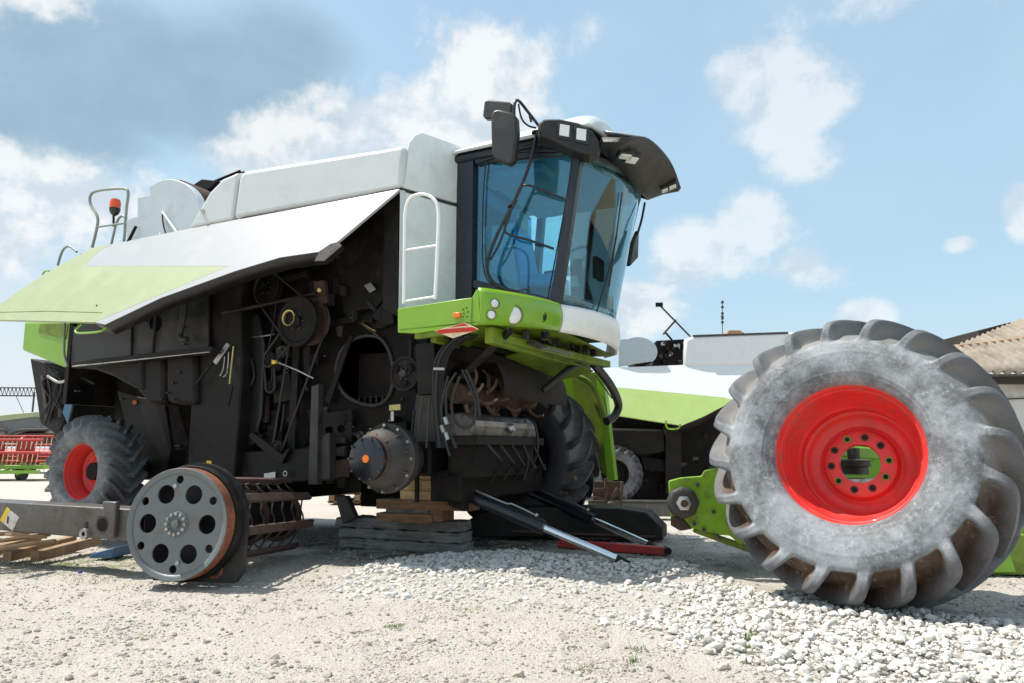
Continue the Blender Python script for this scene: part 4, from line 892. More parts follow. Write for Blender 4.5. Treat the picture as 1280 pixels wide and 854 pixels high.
for k in range(5):
    l = .8+k*.26; B().tube([Wc(fc+.12,l,cz-.25), Wc(fc+.2,l+.1,cz-.38-.03*k), Wc(fc+.12,l+.25,cz-.45), Wc(fc,l+.3,cz-.6)], .012, 8, 4).build('hose', M['rubber'], cmb)
stube('hose', [(655,520),(668,530),(672,560),(662,590),(650,600)], 1.9, .014, 'rubber')
stube('hose', [(620,555),(650,560),(660,575),(655,600)], 1.6, .012, 'rubber')
B().bar(S(638,413,.30), Wc(fc-.1,.7,1.72), .05, .05).build('cab_strut', M['dark2'], cmb, .006)
bs_ = B().tube([FF(732,448,1.15), FF(705,466,1.0), FF(678,488,.85)], [.045,.03], 10).build('cab_strut', M['rubber'], cmb)
B().tube([FF(742,455,1.2), FF(762,480,1.22), FF(773,505,1.2), FF(768,520,1.15), FF(758,527,1.1)], .05, 12, 5).build('air_hose', M['rubber'], cmb)
B().tube([FF(745,470,1.2), FF(765,498,1.2)], .009, 6).build('hose_wire', M['mid'], cmb)
# --- green side structure beyond the far wheel
gs = B().prism([Wc(.80,3.5,2.02), Wc(.90,3.5,2.0), Wc(1.03,3.5,.66), Wc(.93,3.5,.64)], V_*.12).build('far_step_frame', M['green'], cmb, .006)
B().prism([Wc(.45,3.58,2.02), Wc(.81,3.58,2.02), Wc(.94,3.58,.66), Wc(.5,3.58,1.0)], V_*.02).build('step_panel', M['gdark'], gs)  # shaded face of the green step, its shade put into a darker green
B().prism([Wc(.0,3.7,2.15), Wc(.62,3.7,2.05), Wc(.62,3.7,1.6), Wc(.0,3.7,1.75)], V_*.02).build('far_fender', M['green'], gs)
B().tube([Wc(.55,3.5,1.98), Wc(.75,3.48,1.85), Wc(.86,3.48,1.65), Wc(.92,3.5,1.4)], .035, 8, 5).build('step_rim', M['gdark'], gs)
# --- wheels
def wheel(name, parent, c, n, R, Wd, lugs, tm, rm='redrim', nth=480, mh=26, hole=None, mud=.6, hand=1, deep=.45):
    ty = tyre_part('tyre', parent, c, n, R, Wd, lugs, M[tm], nth, mh, mudamt=mud, hand=hand)
    n = Vector(n).normalized(); c = Vector(c); y = Wd*.36; r = R*.485
    rm_ = B().lathe([(r+.004, -y), (r+.012, -y+.03), (r*.93,-y+.06),(r*.86,-.05*Wd),(r*.86,.12*Wd),(r*.93,y-.07),(r*.95,y-.035),(r+.008,y-.02),(r+.03,y+.012),(r+.015,y+.02),(r-.004,y+.006),(r*.975,y-.02),(r*.94,y-.05),(r*.925,y-.10),(r*.90,y-.12),(r*.885,y-.16),(r*.86,y-.175),(r*.84,y-.22),(r*.80,y-.24),(r*.78,y-deep*Wd*.95)], c, n, 64).build('rim', M[rm], parent)
    d = B().lathe([(r*.80,y-deep*Wd*.85),(r*.76,y-deep*Wd*.98),(r*.70,y-deep*Wd*1.06),(r*.60,y-deep*Wd*1.10),(r*.53,y-deep*Wd*1.06),(r*.49,y-deep*Wd*.95),(r*.44,y-deep*Wd*.92),(r*.30,y-deep*Wd*.92),(r*.29,y-deep*Wd*.97)], c, n, 64, cap1=not hole).build('wheel_disc', M[rm], rm_, 0, .012)
    return ty, rm_, d, c+n*(y-deep*Wd*.92), r
rwc = S(93,590,.0)+V_*.25
wheel('rear', cmb, rwc, -V_, .64, .46, 22, 'tyre2', mud=.25)
B().cyl(rwc-V_*.05, rwc+V_*.5, .10).build('rear_hub', M['dark'], cmb); B().bar(rwc+V_*.3, rwc+V_*2.2, .2, .2).build('rear_axle', M['dark'], cmb, .02)
tyre_part('tyre', cmb, Wc(.0,3.0,.94), -V_, .94, .72, 20, M['tyre3'], 600, 30, hand=-1)
B().cyl(Wc(0,2.8,.94), Wc(0,3.2,.94), .46, 40).build('far_rim', M['dark2'], cmb)
tyre_part('tyre', cmb, rwc+V_*2.3, -V_, .64, .46, 22, M['tyre2'], 300, 20)
# --- lift rams reaching down to the ground
def ram(a, m_, b, e, rb, rr_):
    r0 = B().tube([a, m_], rb, 20).build('ram_barrel', M['frame'], cmb)
    d = (Vector(b)-Vector(a)).normalized(); B().cyl(Vector(m_)-d*.05, Vector(m_)+d*.015, rb*1.08, 20).build('barrel_gland', M['frame'], r0)
    B().tube([m_, b], rr_, 20).build('ram_rod', M['chrome'], r0)
    B().tube([b, e], [rr_*1.15, rr_*.7], 12).build('rod_eye', M['dark2'], r0)
    up = Vector((0,0,1)); B().tube([Vector(a)+up*(rb+.015), Vector(a).lerp(m_, .55)+up*(rb+.012), Vector(a).lerp(m_, .65)+up*(rb+.03), Vector(a).lerp(m_, .92)+up*(rb+.02)], .010, 8, 4).build('oil_line', M['steel'], r0)
    B().ball(Vector(a).lerp(m_, .93)+up*(rb+.02), .022).build('line_fitting', M['steel'], r0)
g1 = G(795,709,.02); a1_ = AT(573,614,7.05)
ram(a1_, a1_.lerp(g1, .50), a1_.lerp(g1, .90), g1, .062, .034)
g2 = G(824,687,.03); a2_ = AT(652,610,8.7)
ram(a2_, a2_.lerp(g2, .56), a2_.lerp(g2, .93), g2, .060, .036)
B().ball(G(838,689,.02)+Vector((-.05,0,0)), .03).build('rod_pin', M['blue'], cmb)
side('ram_mount', [(556,590),(582,596),(580,640),(560,632)], .8, .10, 'dark', bevel=.01); wbox('gap_block_box', -2.1, -.9, 2.5, 2.9, .30, .95, 'dark')  # second box is added to hide bright ground seen under the body
wbox('rear_box', -3.6, -2.3, 1.0, 3.0, .45, 1.1, 'dark', bevel=.02)
wbox('front_cross_tube', .1, .45, .7, 2.6, .55, .85, 'dark', bevel=.03)
B().prism([S(418,620,1.0), S(432,620,1.0), S(444,648,1.0), S(428,655,1.0)], V_*.08).build('stand_leg', M['mid'], cmb, .01)

# ------------------------------------------------------------------ big wheel in the foreground
nW = Vector((-math.sin(R_(38)), -math.cos(R_(38)), 0)); tilt = R_(13); nW = (nW*math.cos(tilt)+Vector((0,0,1))*math.sin(tilt)).normalized()
RW, WW = .975, .86
wc = Vector((2.245, 4.83, 1.02))-nW*.33
bw = thing('tractor_wheel', 'huge chevron-treaded wheel with red rim leaning upright on the white gravel', 'wheel', (wc.x, wc.y, 0))
ty, rim_, dsc, dc, rr0 = wheel('big', bw, wc, nW, RW, WW, 20, 'tyre', 'redrim', 1120, 100, True, 1.0, deep=.42)
wx, wy, _ = basis(nW)
for k in range(10):
    a = k*math.pi/5+.12; p = dc+rr0*.40*(math.cos(a)*wx+math.sin(a)*wy)
    hb = B().lathe([(.026,0),(.026,.008),(.014,.008)], p+nW*.002, nW, 16).build('bolt_collar', M['rust' if k % 3 else 'gdark'], dsc)
    B().lathe([(.016,0),(.016,.010),(.001,.010)], p+nW*.002, nW, 12).build('bolt_hole_dark', M['black'], hb)  # black disc stands in for the darkness of an open hole

# ------------------------------------------------------------------ loose threshing drum
dcn = AT(222,655,5.62); aD = Vector((.17,1,-.05)).normalized(); dx_, dy_, _ = basis(aD)
if dx_.x < 0: dx_, dy_ = -dx_, -dy_
RD = .418
dr = thing('threshing_drum', 'loose threshing drum with grey drilled end disc and rusty rasp bars lying on the dirt', 'threshing drum', (dcn.x, dcn.y, 0))
def c2(x, y, r, n=28): return [(x+r*math.cos(2*math.pi*i/n), y+r*math.sin(2*math.pi*i/n)) for i in range(n)]
holes = [c2(.25*math.cos(R_(a)), .25*math.sin(R_(a)), .072) for a in (0,62,118,180,242,298)]+[c2(.335*math.cos(R_(a)), .335*math.sin(R_(a)), .032, 18) for a in (32,92,150,210,270,328)]
Z3 = aD.cross(dx_)
ds = B().plate(c2(0,0,RD*.97,64), holes, dcn, dx_, dx_.cross(aD)*-1 if (dx_.cross(aD)).z < 0 else dx_.cross(aD), .014).build('end_disc', M['disc'], dr, 0, 0, 30)
B().lathe([(RD*.95,-.012),(RD,-.015),(RD+.008,0),(RD+.008,.09),(RD-.01,.10),(RD-.01,.0)], dcn, aD, 72).build('disc_rim', M['orust'], dr)
B().lathe([(RD*.90,-.009),(RD*.955,-.013),(RD*1.0,-.02),(RD+.004,-.012)], dcn, aD, 72).build('rim_lip', M['disc'], dr, 0, .004)
hbp = B().lathe([(.095,-.010),(.09,-.02),(.06,-.022),(.055,-.012),(.03,-.012),(.03,-.04),(.002,-.042)], dcn, aD, 36).build('hub_plate', M['disc'], dr)
for k in range(12):
    a = k*math.pi/6; p = dcn+.078*(math.cos(a)*dx_+math.sin(a)*Z3); B().cyl(p-aD*.038, p-aD*.015, .0125, 8).build('bolt', M['steel'], hbp)
for a in (82, 262):
    p = dcn+.29*(math.cos(R_(a))*dx_+math.sin(R_(a))*Z3); B().cyl(p-aD*.022, p-aD*.005, .016, 10).build('bolt', M['steel'], ds)
# rubber-edged sled plate behind the disc
zc = Vector((0,0,1)); bp = dcn+aD*.20
def rr2(cx, cz, w, h, r, n=7):
    o = []
    for sx_, sz_, a0 in ((1,1,0),(-1,1,90),(-1,-1,180),(1,-1,270)): o += [(cx+sx_*(w-r)+r*math.cos(R_(a0+90*i/n)), cz+sz_*(h-r)+r*math.sin(R_(a0+90*i/n))) for i in range(n+1)]
    return o
yb = bp.z; ez_ = zc
B().plate([(p[0], p[1]) for p in [(-.41,.05),(-.40,-.18),(-.30,.015-yb),(.40,.015-yb),(.46,.10-yb),(.47,.08)]+[(.03+.44*math.cos(t), .03+.44*math.sin(t)) for t in np.linspace(.15, math.pi-.15, 16)]][:], [], bp, dx_, zc, .05).build('side_plate', M['rubber'], dr, .008)
B().lathe([(RD+.02,.09),(RD+.03,.12),(RD+.03,.18),(RD,.18)], dcn, aD, 72).build('drive_ring', M['dark2'], dr)
sh = B().cyl(dcn, dcn+aD*1.75, .05, 16).build('drum_shaft', M['rust'], dr)
B().cyl(dcn+aD*.25, dcn+aD*1.6, .20, 28).build('drum_core', M['dark'], dr)
for k in range(8):
    a = R_(45*k+12); rd_ = math.cos(a)*dx_+math.sin(a)*Z3; tn = -math.sin(a)*dx_+math.cos(a)*Z3; b = B(); p = dcn+rd_*.345
    bb = B().box(p+aD*.92, (.075,.035,1.45), (tn, rd_, aD)).build('rasp_bar', M['rustbar'], dr, .006)
    for j in range(7):
        q_ = dcn+rd_*.32+aD*(.35+j*.19); q2_ = dcn+(math.cos(a-R_(40))*dx_+math.sin(a-R_(40))*Z3)*.33+aD*(.35+j*.19)
        B().tube([q_, q_.lerp(q2_, .3)+aD*.03-rd_*.01, q_.lerp(q2_, .6)-aD*.03, q2_], .008, 6, 4).build('spring_wire', M['mid'], dr)
for t in (.32,.95,1.58): B().lathe([(.06,-.01),(.25,-.01),(.25,.01),(.06,.01)], dcn+aD*t, aD, 40).build('spider_plate', M['rust'], dr)
B().lathe([(.075,0),(.08,-.03),(.06,-.035),(.06,0)], Vector((bp.x+.22, bp.y-.03, .12)), aD, 24).build('bearing_ring', M['orust'], dr)

# ------------------------------------------------------------------ steel beam, pallet, bits at the left
def pxprism(pts, Y0, Y1, t): return [AT(x, y, Y0+(Y1-Y0)*(x+40)/220) for x, y in pts]
bL = thing('steel_beam', 'long grey steel box beam with clamp fittings resting across the pallet at left', 'beam', AT(60,660,6.6)*1)
pts = [AT(-60,624,6.9), AT(170,637,6.15), AT(170,678,6.15), AT(-60,658,6.9)]
B().prism(pts, Vector((.04,.26,0))).build('box_section', M['beam'], bL, .012)
nB = (pts[1]-pts[0]).cross(pts[3]-pts[0]).normalized(); nB = nB if nB.y < 0 else -nB
PB = lambda x, y: fr.P(x, y, pts[0], nB)
B().prism([PB(9,635)+nB*.004, PB(24,647)+nB*.004, PB(16,664)+nB*.004, PB(1,651)+nB*.004], -nB*.004).build('warning_label', M['wlabel'], bL)
B().prism([PB(9,634)+nB*.006, PB(13,637)+nB*.006, PB(5,654)+nB*.006, PB(1,650)+nB*.006], -nB*.004).build('yellow_stripe', M['yellow'], bL)
B().prism([PB(10,645)+nB*.006, PB(12,646)+nB*.006, PB(11,655)+nB*.006, PB(9,654)+nB*.006], -nB*.004).build('label_mark', M['lampd'], bL)
B().prism([PB(134,626), PB(151,627), PB(148,671), PB(137,673)], nB*.05).build('end_clamp', M['beam'], bL, .01)
cp = PB(134,655); B().lathe([(.02,.05),(.075,.05),(.08,0),(.078,-.02)], cp, -nB*-1, 24).build('clamp_cup', M['mid'], bL); B().lathe([(.055,.052),(.001,.052)], cp, nB, 20).build('cup_core', M['dark'], bL)
cp = PB(108,667); B().lathe([(.02,.03),(.045,.035),(.05,0)], cp, nB, 20).build('pipe_end', M['steel'], bL)
B().cyl(PB(108,652), PB(108,660), .02, 8).build('pipe_bracket', M['mid'], bL)
pal = thing('wooden_pallet', 'broken wooden pallet tilted under the left end of the beam', 'pallet', G(30,690))
for k, (a, b, w) in enumerate([((-60,672),(50,664),.10),((-60,684),(62,668),.09),((-60,694),(70,676),.09),((10,668),(55,672),.08)]):
    p0_, p1_ = AT(a[0],a[1],6.5-.12*k), AT(b[0],b[1],6.75-.10*k); B().bar(p0_, p1_, w, .022, (0,.3,1)).build('slat', M['pallet'], pal, .003)
for x in (-30, 18, 52): 
    p0_ = G(x, 694, .05); B().bar(p0_+Vector((0,-.1,0)), p0_+Vector((.12,.7,.05)), .09, .09, (0,0,1)).build('pallet_block', M['pallet'], pal, .004)
bbv = G(126,698); tag(B().prism([bbv+Vector((-.12,0,0)), bbv+Vector((.1,0,0)), bbv+Vector((.12,0,.10)), bbv+Vector((.0,0,.07)), bbv+Vector((-.1,0,.04))], Vector((.05,.3,0))).build('blue_bracket', M['blue'], None, .01), 'small blue metal bracket on the grass under the beam', 'bracket')
cpv = G(100,717); tag(B().lathe([(.016,0),(.017,.014),(.014,.018),(.001,.018)], cpv+Vector((0,0,.004)), (0,0,1), 20).build('bottle_cap', mat('violet_plastic', (.05,.03,.35), .4), None), 'tiny violet bottle cap on the dirt before the beam', 'bottle cap')
# blocks of wood supporting the machine
wt = bpy.data.textures.new('timber_wear', 'CLOUDS'); wt.noise_scale = .09; wt.noise_depth = 3
def timber(label, a, b, w, h, m, group, bev=.008, up=(0,0,1)):
    o = B().bar(a, b, w, h, up).build('timber', M[m], None, bev)
    md = o.modifiers.new('d', 'SUBSURF'); md.subdivision_type = 'SIMPLE'; md.levels = md.render_levels = 5
    md = o.modifiers.new('w', 'DISPLACE'); md.texture = wt; md.texture_coords = 'GLOBAL'; md.strength = .045; md.mid_level = .5; tag(o, label, 'timber', group); return o
ur, ul = G(583,694), G(424,684); d_ = (ur-ul).normalized()
L0 = (ur-ul).length; hgt_ = (AT(583,657,ur.y).z+.035)/3.0
nm = ['bottom', 'middle', 'top']
for k in range(3):
    off_ = Vector((rnd.uniform(-.03,.03), .10+rnd.uniform(-.02,.02), 0)); z = hgt_*(k+.5)
    timber('weathered grey sleeper, %s layer of the stack under the hub' % nm[k], ul+off_+Vector((0,0,z))+d_*rnd.uniform(0,.05), ur+off_+Vector((0,0,z))-d_*rnd.uniform(0,.015), .28, hgt_-.004, 'wood', 'grey sleepers under the machine', .012)
ztop = hgt_*3
c = AT(530,648,ur.y+.2); u2 = d_; w2 = Vector((-d_.y, d_.x, 0))
def blk(label, x0, x1, y0, y1, Yd, dep, m):
    p = [AT(x0,y1,Yd), AT(x1,y1+ (x1-x0)*.03,Yd-.05), AT(x1,y0+(x1-x0)*.03,Yd-.05), AT(x0,y0,Yd)]
    o = B().prism(p, Vector((.10,dep,0))).build('timber', M[m], None, .006); tag(o, label, 'timber', 'packing blocks between sleepers and axle')
Yb = ur.y-.08
blk('dark worn board lying directly on the top grey sleeper', 470,540,641,652,Yb,.25,'woodb')
blk('upright reddish block standing between grey sleepers and long plank', 537,553,635,652,Yb-.02,.2,'woodb')
blk('dark block beside the reddish upright block', 482,536,633,642,Yb+.04,.25,'wood')
blk('long brown plank with split end sticking out to the right', 470,586,624,636,Yb-.05,.18,'woodb')
blk('lower pale-ended wooden block on the left, resting on the long plank', 500,541,613,625,Yb,.25,'woodp'); blk('reddish-ended wooden block resting on the long plank, right of the pale one', 542,549,612,625,Yb,.25,'woodb')
blk('left one of two pale-ended blocks in the middle of the pile', 495,542,599.5,612.5,Yb,.25,'woodp'); blk('right one of two pale-ended blocks in the middle of the pile', 543,550,599,612,Yb,.25,'woodp')
blk('topmost pale-ended wooden block just below the axle', 490,549,587,598.5,Yb,.25,'woodp')
# red bar and black skid
a, b = G(700,685), G(834,696)
rb = thing('red_steel_bar', 'flat red steel bar lying on the shaded gravel beside the ram rods', 'steel bar', a)
B().bar(a+Vector((0,0,.05)), b+Vector((0,.02,.05)), .10, .075).build('bar_body', M['red'], rb, .006); B().cyl(b+Vector((0,-.06,.06)), b+Vector((0,.08,.06)), .035, 12).build('bar_eye', M['dark2'], rb)
sk = thing('steel_skid', 'dark rusty steel skid plate lying on the ground in front of the far wheel', 'skid plate', G(740,676))
Ys = G(800,678).y; B().prism([AT(x, y, Ys) for x, y in [(560,668),(600,640),(660,634),(775,636),(808,641),(828,661),(828,675),(790,674),(700,671),(600,672)]], Vector((.15,.45,0))).build('plate', M['dark2'], sk, .015)
B().bar(AT(640,664,Ys-.02), AT(820,671,Ys-.02), .03, .02).build('edge_strip', M['rust'], sk)
bb = thing('steel_channel', 'plain grey steel beam lying flat behind the black skid', 'beam', G(800,650))
Yc = G(800,650).y; B().prism([AT(x, y, Yc) for x, y in [(735,628),(838,629),(838,646),(735,645)]], Vector((.05,.25,0))).build('channel_web', M['beam'], bb, .01)
B().prism([AT(x, y, Yc-.005) for x, y in [(735,626),(838,627),(838,630),(735,629)]], Vector((.05,.30,0))).build('channel_lip', M['mid'], bb, .004)
rk = thing('rusty_hitch_frame', 'small rusty hitch frame standing between the green step and the grey beam', 'hitch frame', G(760,648))
Yk = Yc-.2
for pts in ([(741,602),(778,602),(776,630),(741,630)],): B().prism([AT(x, y, Yk+.3) for x, y in pts], Vector((0,.03,0))).build('plate', M['rust'], rk, .004)
for p, q_ in (((757,598),(758,640)),((778,602),(776,632)),((741,612),(757,612)),((741,622),(757,624)),((758,636),(772,610)),((745,640),(772,632))): B().bar(AT(*p,Yk), AT(*q_,Yk), .04, .04).build('strut', M['rust'], rk, .004)
B().ball(AT(764,630,Yk), .07, (1.3,1,.8)).build('coupling', M['mid'], rk)

# ------------------------------------------------------------------ lime implement behind the wheel
im = thing('axle_implement', 'chipped lime steel axle carrier with a big hex nut behind the big wheel', 'implement', AT(880,690,6.3)*1)
Yi = 6.1
ep = B().prism([AT(x, y, Yi) for x, y in [(835,601),(850,597),(876,595),(880,588),(905,583),(925,640),(925,682),(912,670),(893,668),(868,661),(838,657)]], Vector((.1,.14,0))).build('end_plate', M['chip'], im, .01)
B().prism([AT(x, y, Yi-.02) for x, y in [(838,657),(838,645),(852,648),(862,660),(850,664)]], Vector((.1,.10,0))).build('rusted_corner', M['rust'], im, .006)
nd = Vector((-.12,-1,0)).normalized(); cn = AT(853,628,Yi-.01)
hx = B().lathe([(.135,-.02),(.135,.06),(.11,.08),(.075,.08)], cn, nd, 8, cap1=True).build('nut_flange', M['mid'], im, .01)
B().lathe([(.062,.07),(.062,.13),(.05,.135)], cn, nd, 6, cap1=True).build('hex_nut', M['steel'], hx); B().lathe([(.032,.13),(.03,.15)], cn, nd, 14, cap1=True).build('bolt_end', M['rust'], hx)
for x, y in ((868,655),(880,662),(900,672),(872,606),(892,640)): B().cyl(AT(x,y,Yi-.03), AT(x,y,Yi+.02), .018, 6).build('bolt', M['mid'], ep)
B().bar(AT(885,655,Yi+.4), AT(1290,655,Yi+.2), .30, .16, (0,0,1)).build('cross_beam', M['green'], im, .02)
B().bar(AT(868,662,Yi+.12), AT(935,686,Yi+.1), .14, .05).build('lower_bracket', M['gdark'], im, .01)
B().prism([AT(x, y, 6.0) for x, y in [(1180,690),(1262,690),(1271,716),(1180,716)]], Vector((.1,.5,0))).build('foot_plate', M['green'], im, .01)
B().bar(AT(1000,560,6.6), AT(1190,575,6.5), .12, .10).build('upper_bar', M['green'], im, .01)
hbx = AT(1068,584,6.2); B().lathe([(.11,-.06),(.11,0),(.13,.01),(.13,.06),(.05,.07),(.05,.16)], hbx, (0,0,1), 20, True, True).build('gearbox', M['mid'], im)
B().box(hbx+Vector((0,.05,-.12)), (.7,.15,.05)).build('gearbox_plate', M['steel'], im, .005)
B().box(hbx+Vector((0,.2,-.34)), (1.0,.3,.22)).build('gearbox_casing', M['black'], im, .01)
B().prism([AT(x,y,6.9) for x,y in [(1020,548),(1110,552),(1112,612),(1020,606)]], Vector((0,.06,0))).build('back_plate', M['chip'], im, .01)
B().prism([AT(x,y,7.2) for x,y in [(1000,545),(1140,545),(1140,565),(1000,570)]], Vector((0,.2,0))).build('upper_plate', M['green'], im)
B().box(Vector((3.6,6.3,.18)), (1.9,.5,.32)).build('side_deck', M['gdark'], im, .01)
for x in (3.0, 4.3): B().cyl((x,6.3,.0), (x,6.3,.2), .06).build('foot', M['dark'], im)
for x, y in ((900,690),): pass

# ------------------------------------------------------------------ second combine, far behind
f2 = Frame((3.9, 13.6, 0), 3); S2 = f2.S
c2_ = thing('combine_harvester', 'second white and lime combine harvester parked behind the big wheel', 'combine harvester', f2.W(-1,1.5,0))
def s2(name, pts, l, t, m, parent=c2_, bevel=.01): return B().prism([S2(x, y, l) for x, y in pts], f2.v*t).build(name, M[m], parent, bevel)
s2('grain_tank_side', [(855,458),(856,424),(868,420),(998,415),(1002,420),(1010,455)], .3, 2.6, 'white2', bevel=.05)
B().tube([S2(866,420,.3), S2(985,416,.3)], .02, 8).build('tank_edge', M['mid'], c2_)
s2('tank_end_block', [(998,418),(1100,430),(1100,470),(1006,458)], .35, 2.4, 'dark')
s2('radiator_screen', [(773,458),(773,424)]+[(797+25*math.sin(t), 440-19*math.cos(t)) for t in np.linspace(-.5, 2.2, 14)], .3, .12, 'duct')
cs = S2(800,440,.4); B().lathe([(.3,0),(.3,.5)], cs, f2.v, 30, True, True).build('screen_drum', M['dark2'], c2_)
s2('engine_bay', [(818,457),(820,426),(855,424),(855,457)], .5, 1.8, 'dark'); 
for k in range(14):
    x, y = rnd.uniform(822,850), rnd.uniform(424,450); s2('engine_fitting', [(x,y),(x+rnd.uniform(2,6),y),(x+rnd.uniform(2,6),y+rnd.uniform(3,9)),(x,y+4)], .42, .08, rnd.choice(['mid','dark2','steel','dark']), bevel=.004)
B().tube([S2(840,425,.6), S2(832,416,.6)], .02, 8).build('engine_pipe', M['dark'], c2_)
ar = B().tube([S2(863,421,.5), S2(823,380,.5)], .018, 8).build('raised_arm', M['mid'], c2_); B().tube([S2(845,400,.5), S2(829,418,.5)], .02, 8).build('arm_stay', M['mid'], ar); B().box(S2(824,381,.5), (.14,.05,.08)).build('arm_head', M['dark'], ar)
hp2 = S2(770,460,.3); nP2 = (-f2.v*math.cos(R_(28))+f2.z*math.sin(R_(28))); P2 = lambda x, y: f2.P(x, y, hp2, nP2)
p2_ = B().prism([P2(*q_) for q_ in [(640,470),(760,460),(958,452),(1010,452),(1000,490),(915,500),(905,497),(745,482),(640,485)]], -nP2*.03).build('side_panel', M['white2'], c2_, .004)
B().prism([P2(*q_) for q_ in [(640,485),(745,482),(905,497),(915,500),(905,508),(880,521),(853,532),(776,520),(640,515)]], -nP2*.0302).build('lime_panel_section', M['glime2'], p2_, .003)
ed = [P2(*q_) for q_ in [(853,532),(880,521),(905,508),(915,500),(1000,492)]]; fl = B(); fl.add(ed+[p-nP2*.25 for p in ed], [(i, i+1, 5+i+1, 5+i) for i in range(4)]); fl.build('panel_seal', M['dark2'], p2_, 0, .015)
B().tube([P2(832,526), P2(835,534)-nP2*.05, P2(848,534)-nP2*.05, P2(850,530)], .02, 6, 3).build('panel_handle', M['green'], p2_)
s2('chassis_side_wall', [(640,500),(1060,460),(1060,625),(820,632),(700,600)], 1.0, .1, 'dark')
s2('frame_pillar', [(832,533),(852,533),(852,616),(832,618)], .6, .3, 'dark2'); s2('shield_tank', [(757,535),(830,537),(832,565),(800,570),(757,560)], .6, .3, 'dark2', bevel=.05)
s2('shield_rib', [(800,570),(832,575),(832,590),(806,588)], .7, .3, 'dark')
for k in range(40):
    x, y = rnd.uniform(758,890), rnd.uniform(535,610); w = rnd.uniform(2,9); s2('bracket', [(x,y),(x+w,y),(x+w,y+rnd.uniform(2,9)),(x,y+rnd.uniform(2,9))], rnd.uniform(.75,.95), .06, rnd.choice(['dark2','dark','mid','dark2','steel' if rnd.random() < .25 else 'dark2']), bevel=.004)
B().cyl(S2(858,606,.6), S2(858,606,.5), .06, 14).build('reflector', M['steel'], c2_)
wr = f2.W(-2.1,.3,.66)
wcn = S2(770,602,.3)+f2.v*.1; wcn.z = .55
wheel('rear2', c2_, wcn+f2.v*.2, -f2.v, .55, .40, 20, 'tyre2', 'dark2', nth=320, mh=16, mud=.1)
B().cyl(f2.W(2.3,.3,.9), f2.W(2.3,.9,.9), .88, 40).build('tyre', M['tyre3'], c2_)
s2('cab', [(1012,470),(1020,445),(1080,445),(1085,500)], .9, 1.6, 'frame')
s2('sieve_box', [(700,585),(960,590),(960,622),(880,625),(790,622)], 1.2, 1.5, 'dark')
# antenna mast and chimney beyond
mst = thing('radio_mast', 'slim radio mast rising beyond the second combine', 'mast', Vector((AT(903,560,60).x, 60, 0)))
B().tube([AT(903,560,60), AT(903,375,60)], [.05,.03], 6).build('mast_pole', M['mid'], mst)
for y in (378,384,392,397,403): B().box(AT(903,y,60), (.20,.12,.2 if y != 397 else .35)).build('aerial', M['mid'], mst)
chb = Vector((AT(918,560,40).x, 40, 0)); far = thing('far_roof', 'dark roof ridge peeping over the second combine', 'building', chb)
B().prism([AT(908,420,40), AT(911,413,40), AT(925,413,40), AT(936,420,40)], Vector((0,3,0))).build('roof', M['roofr'], far); B().box((chb.x,41.5,3.7), (1.1,2.6,7.4)).build('wall', M['wall'], far)

# ------------------------------------------------------------------ house at the right
hs = thing('farm_building', 'pale plastered building with grey corrugated roof at the right edge', 'building', Vector((AT(1240,560,24).x, 24, 0)))
Yh = 24.0
wl = AT(1140,468,Yh); B().box(((wl.x+26)/2+.0, Yh+4.2, 1.6), (26-wl.x, 8, 3.9+ (wl.z-3.55)*0)).build('wall', M['wall'], hs, 0)
e0, e1 = AT(1180,468,Yh-.5), AT(1290,464,Yh-.5); ez0 = e0.z
apex = AT(1296,395,Yh+4); hipb = AT(1192,437,Yh+6)
x0 = AT(1122,467,Yh-.5).x; zE = AT(1192,466,Yh-.5).z
def roofpt(s, t):   # s along the eave (metres), t up the slope
    x = x0+s*14; top = Vector((x, Yh+4.0, zE+3.0)); z = zE; p = Vector((x, Yh-.5, z)).lerp(top, t)
    p += Vector((0,-.5,.8)).normalized()*.045*math.sin(x*2*math.pi/.235); return p
def clipz(x): return None
rfm = B(); ns, nt_ = 620, 5
left = AT(1192,440,Yh+1.5)
def rp(i, j):
    s = i/(ns-1); x = x0+s*16.0; hip = min(1., (x-x0+.2)/8.5); t = j/(nt_-1)*hip
    p = Vector((x, Yh-.5+5.5*t, zE+2.8*t)); return p+Vector((0,-.5,.8)).normalized()*.085*math.sin(x*2*math.pi/.36)
rfm.add([rp(i, j) for i in range(ns) for j in range(nt_)], [(i*nt_+j, (i+1)*nt_+j, (i+1)*nt_+j+1, i*nt_+j+1) for i in range(ns-1) for j in range(nt_-1)])
ro = rfm.build('roof', M['roof'], hs, 0, .02)
B().tube([rp(0,4)+Vector((0,0,.05)), rp(60,4)+Vector((0,0,.06)), rp(130,4)+Vector((0,0,.06)), rp(ns-1,4)+Vector((0,0,.06))], .09, 8).build('ridge_tiles', M['roofr'], ro)
B().box((wl.x+7, Yh-.1, zE-.22), (14,.25,.25)).build('fascia', M['darkw'], hs)
# one raised roof behind
B().prism([AT(1222,414,30), AT(1262,403,30), AT(1300,398,30), AT(1300,424,30), AT(1230,424,30)], Vector((0,3,0))).build('upper_roof', M['darkw'], hs)
for k in range(1): B().tube([AT(1239,500,Yh-.05+.2), AT(1300,497,Yh+.15)], .02, 5).build('wall_cable', M['dark2'], hs)

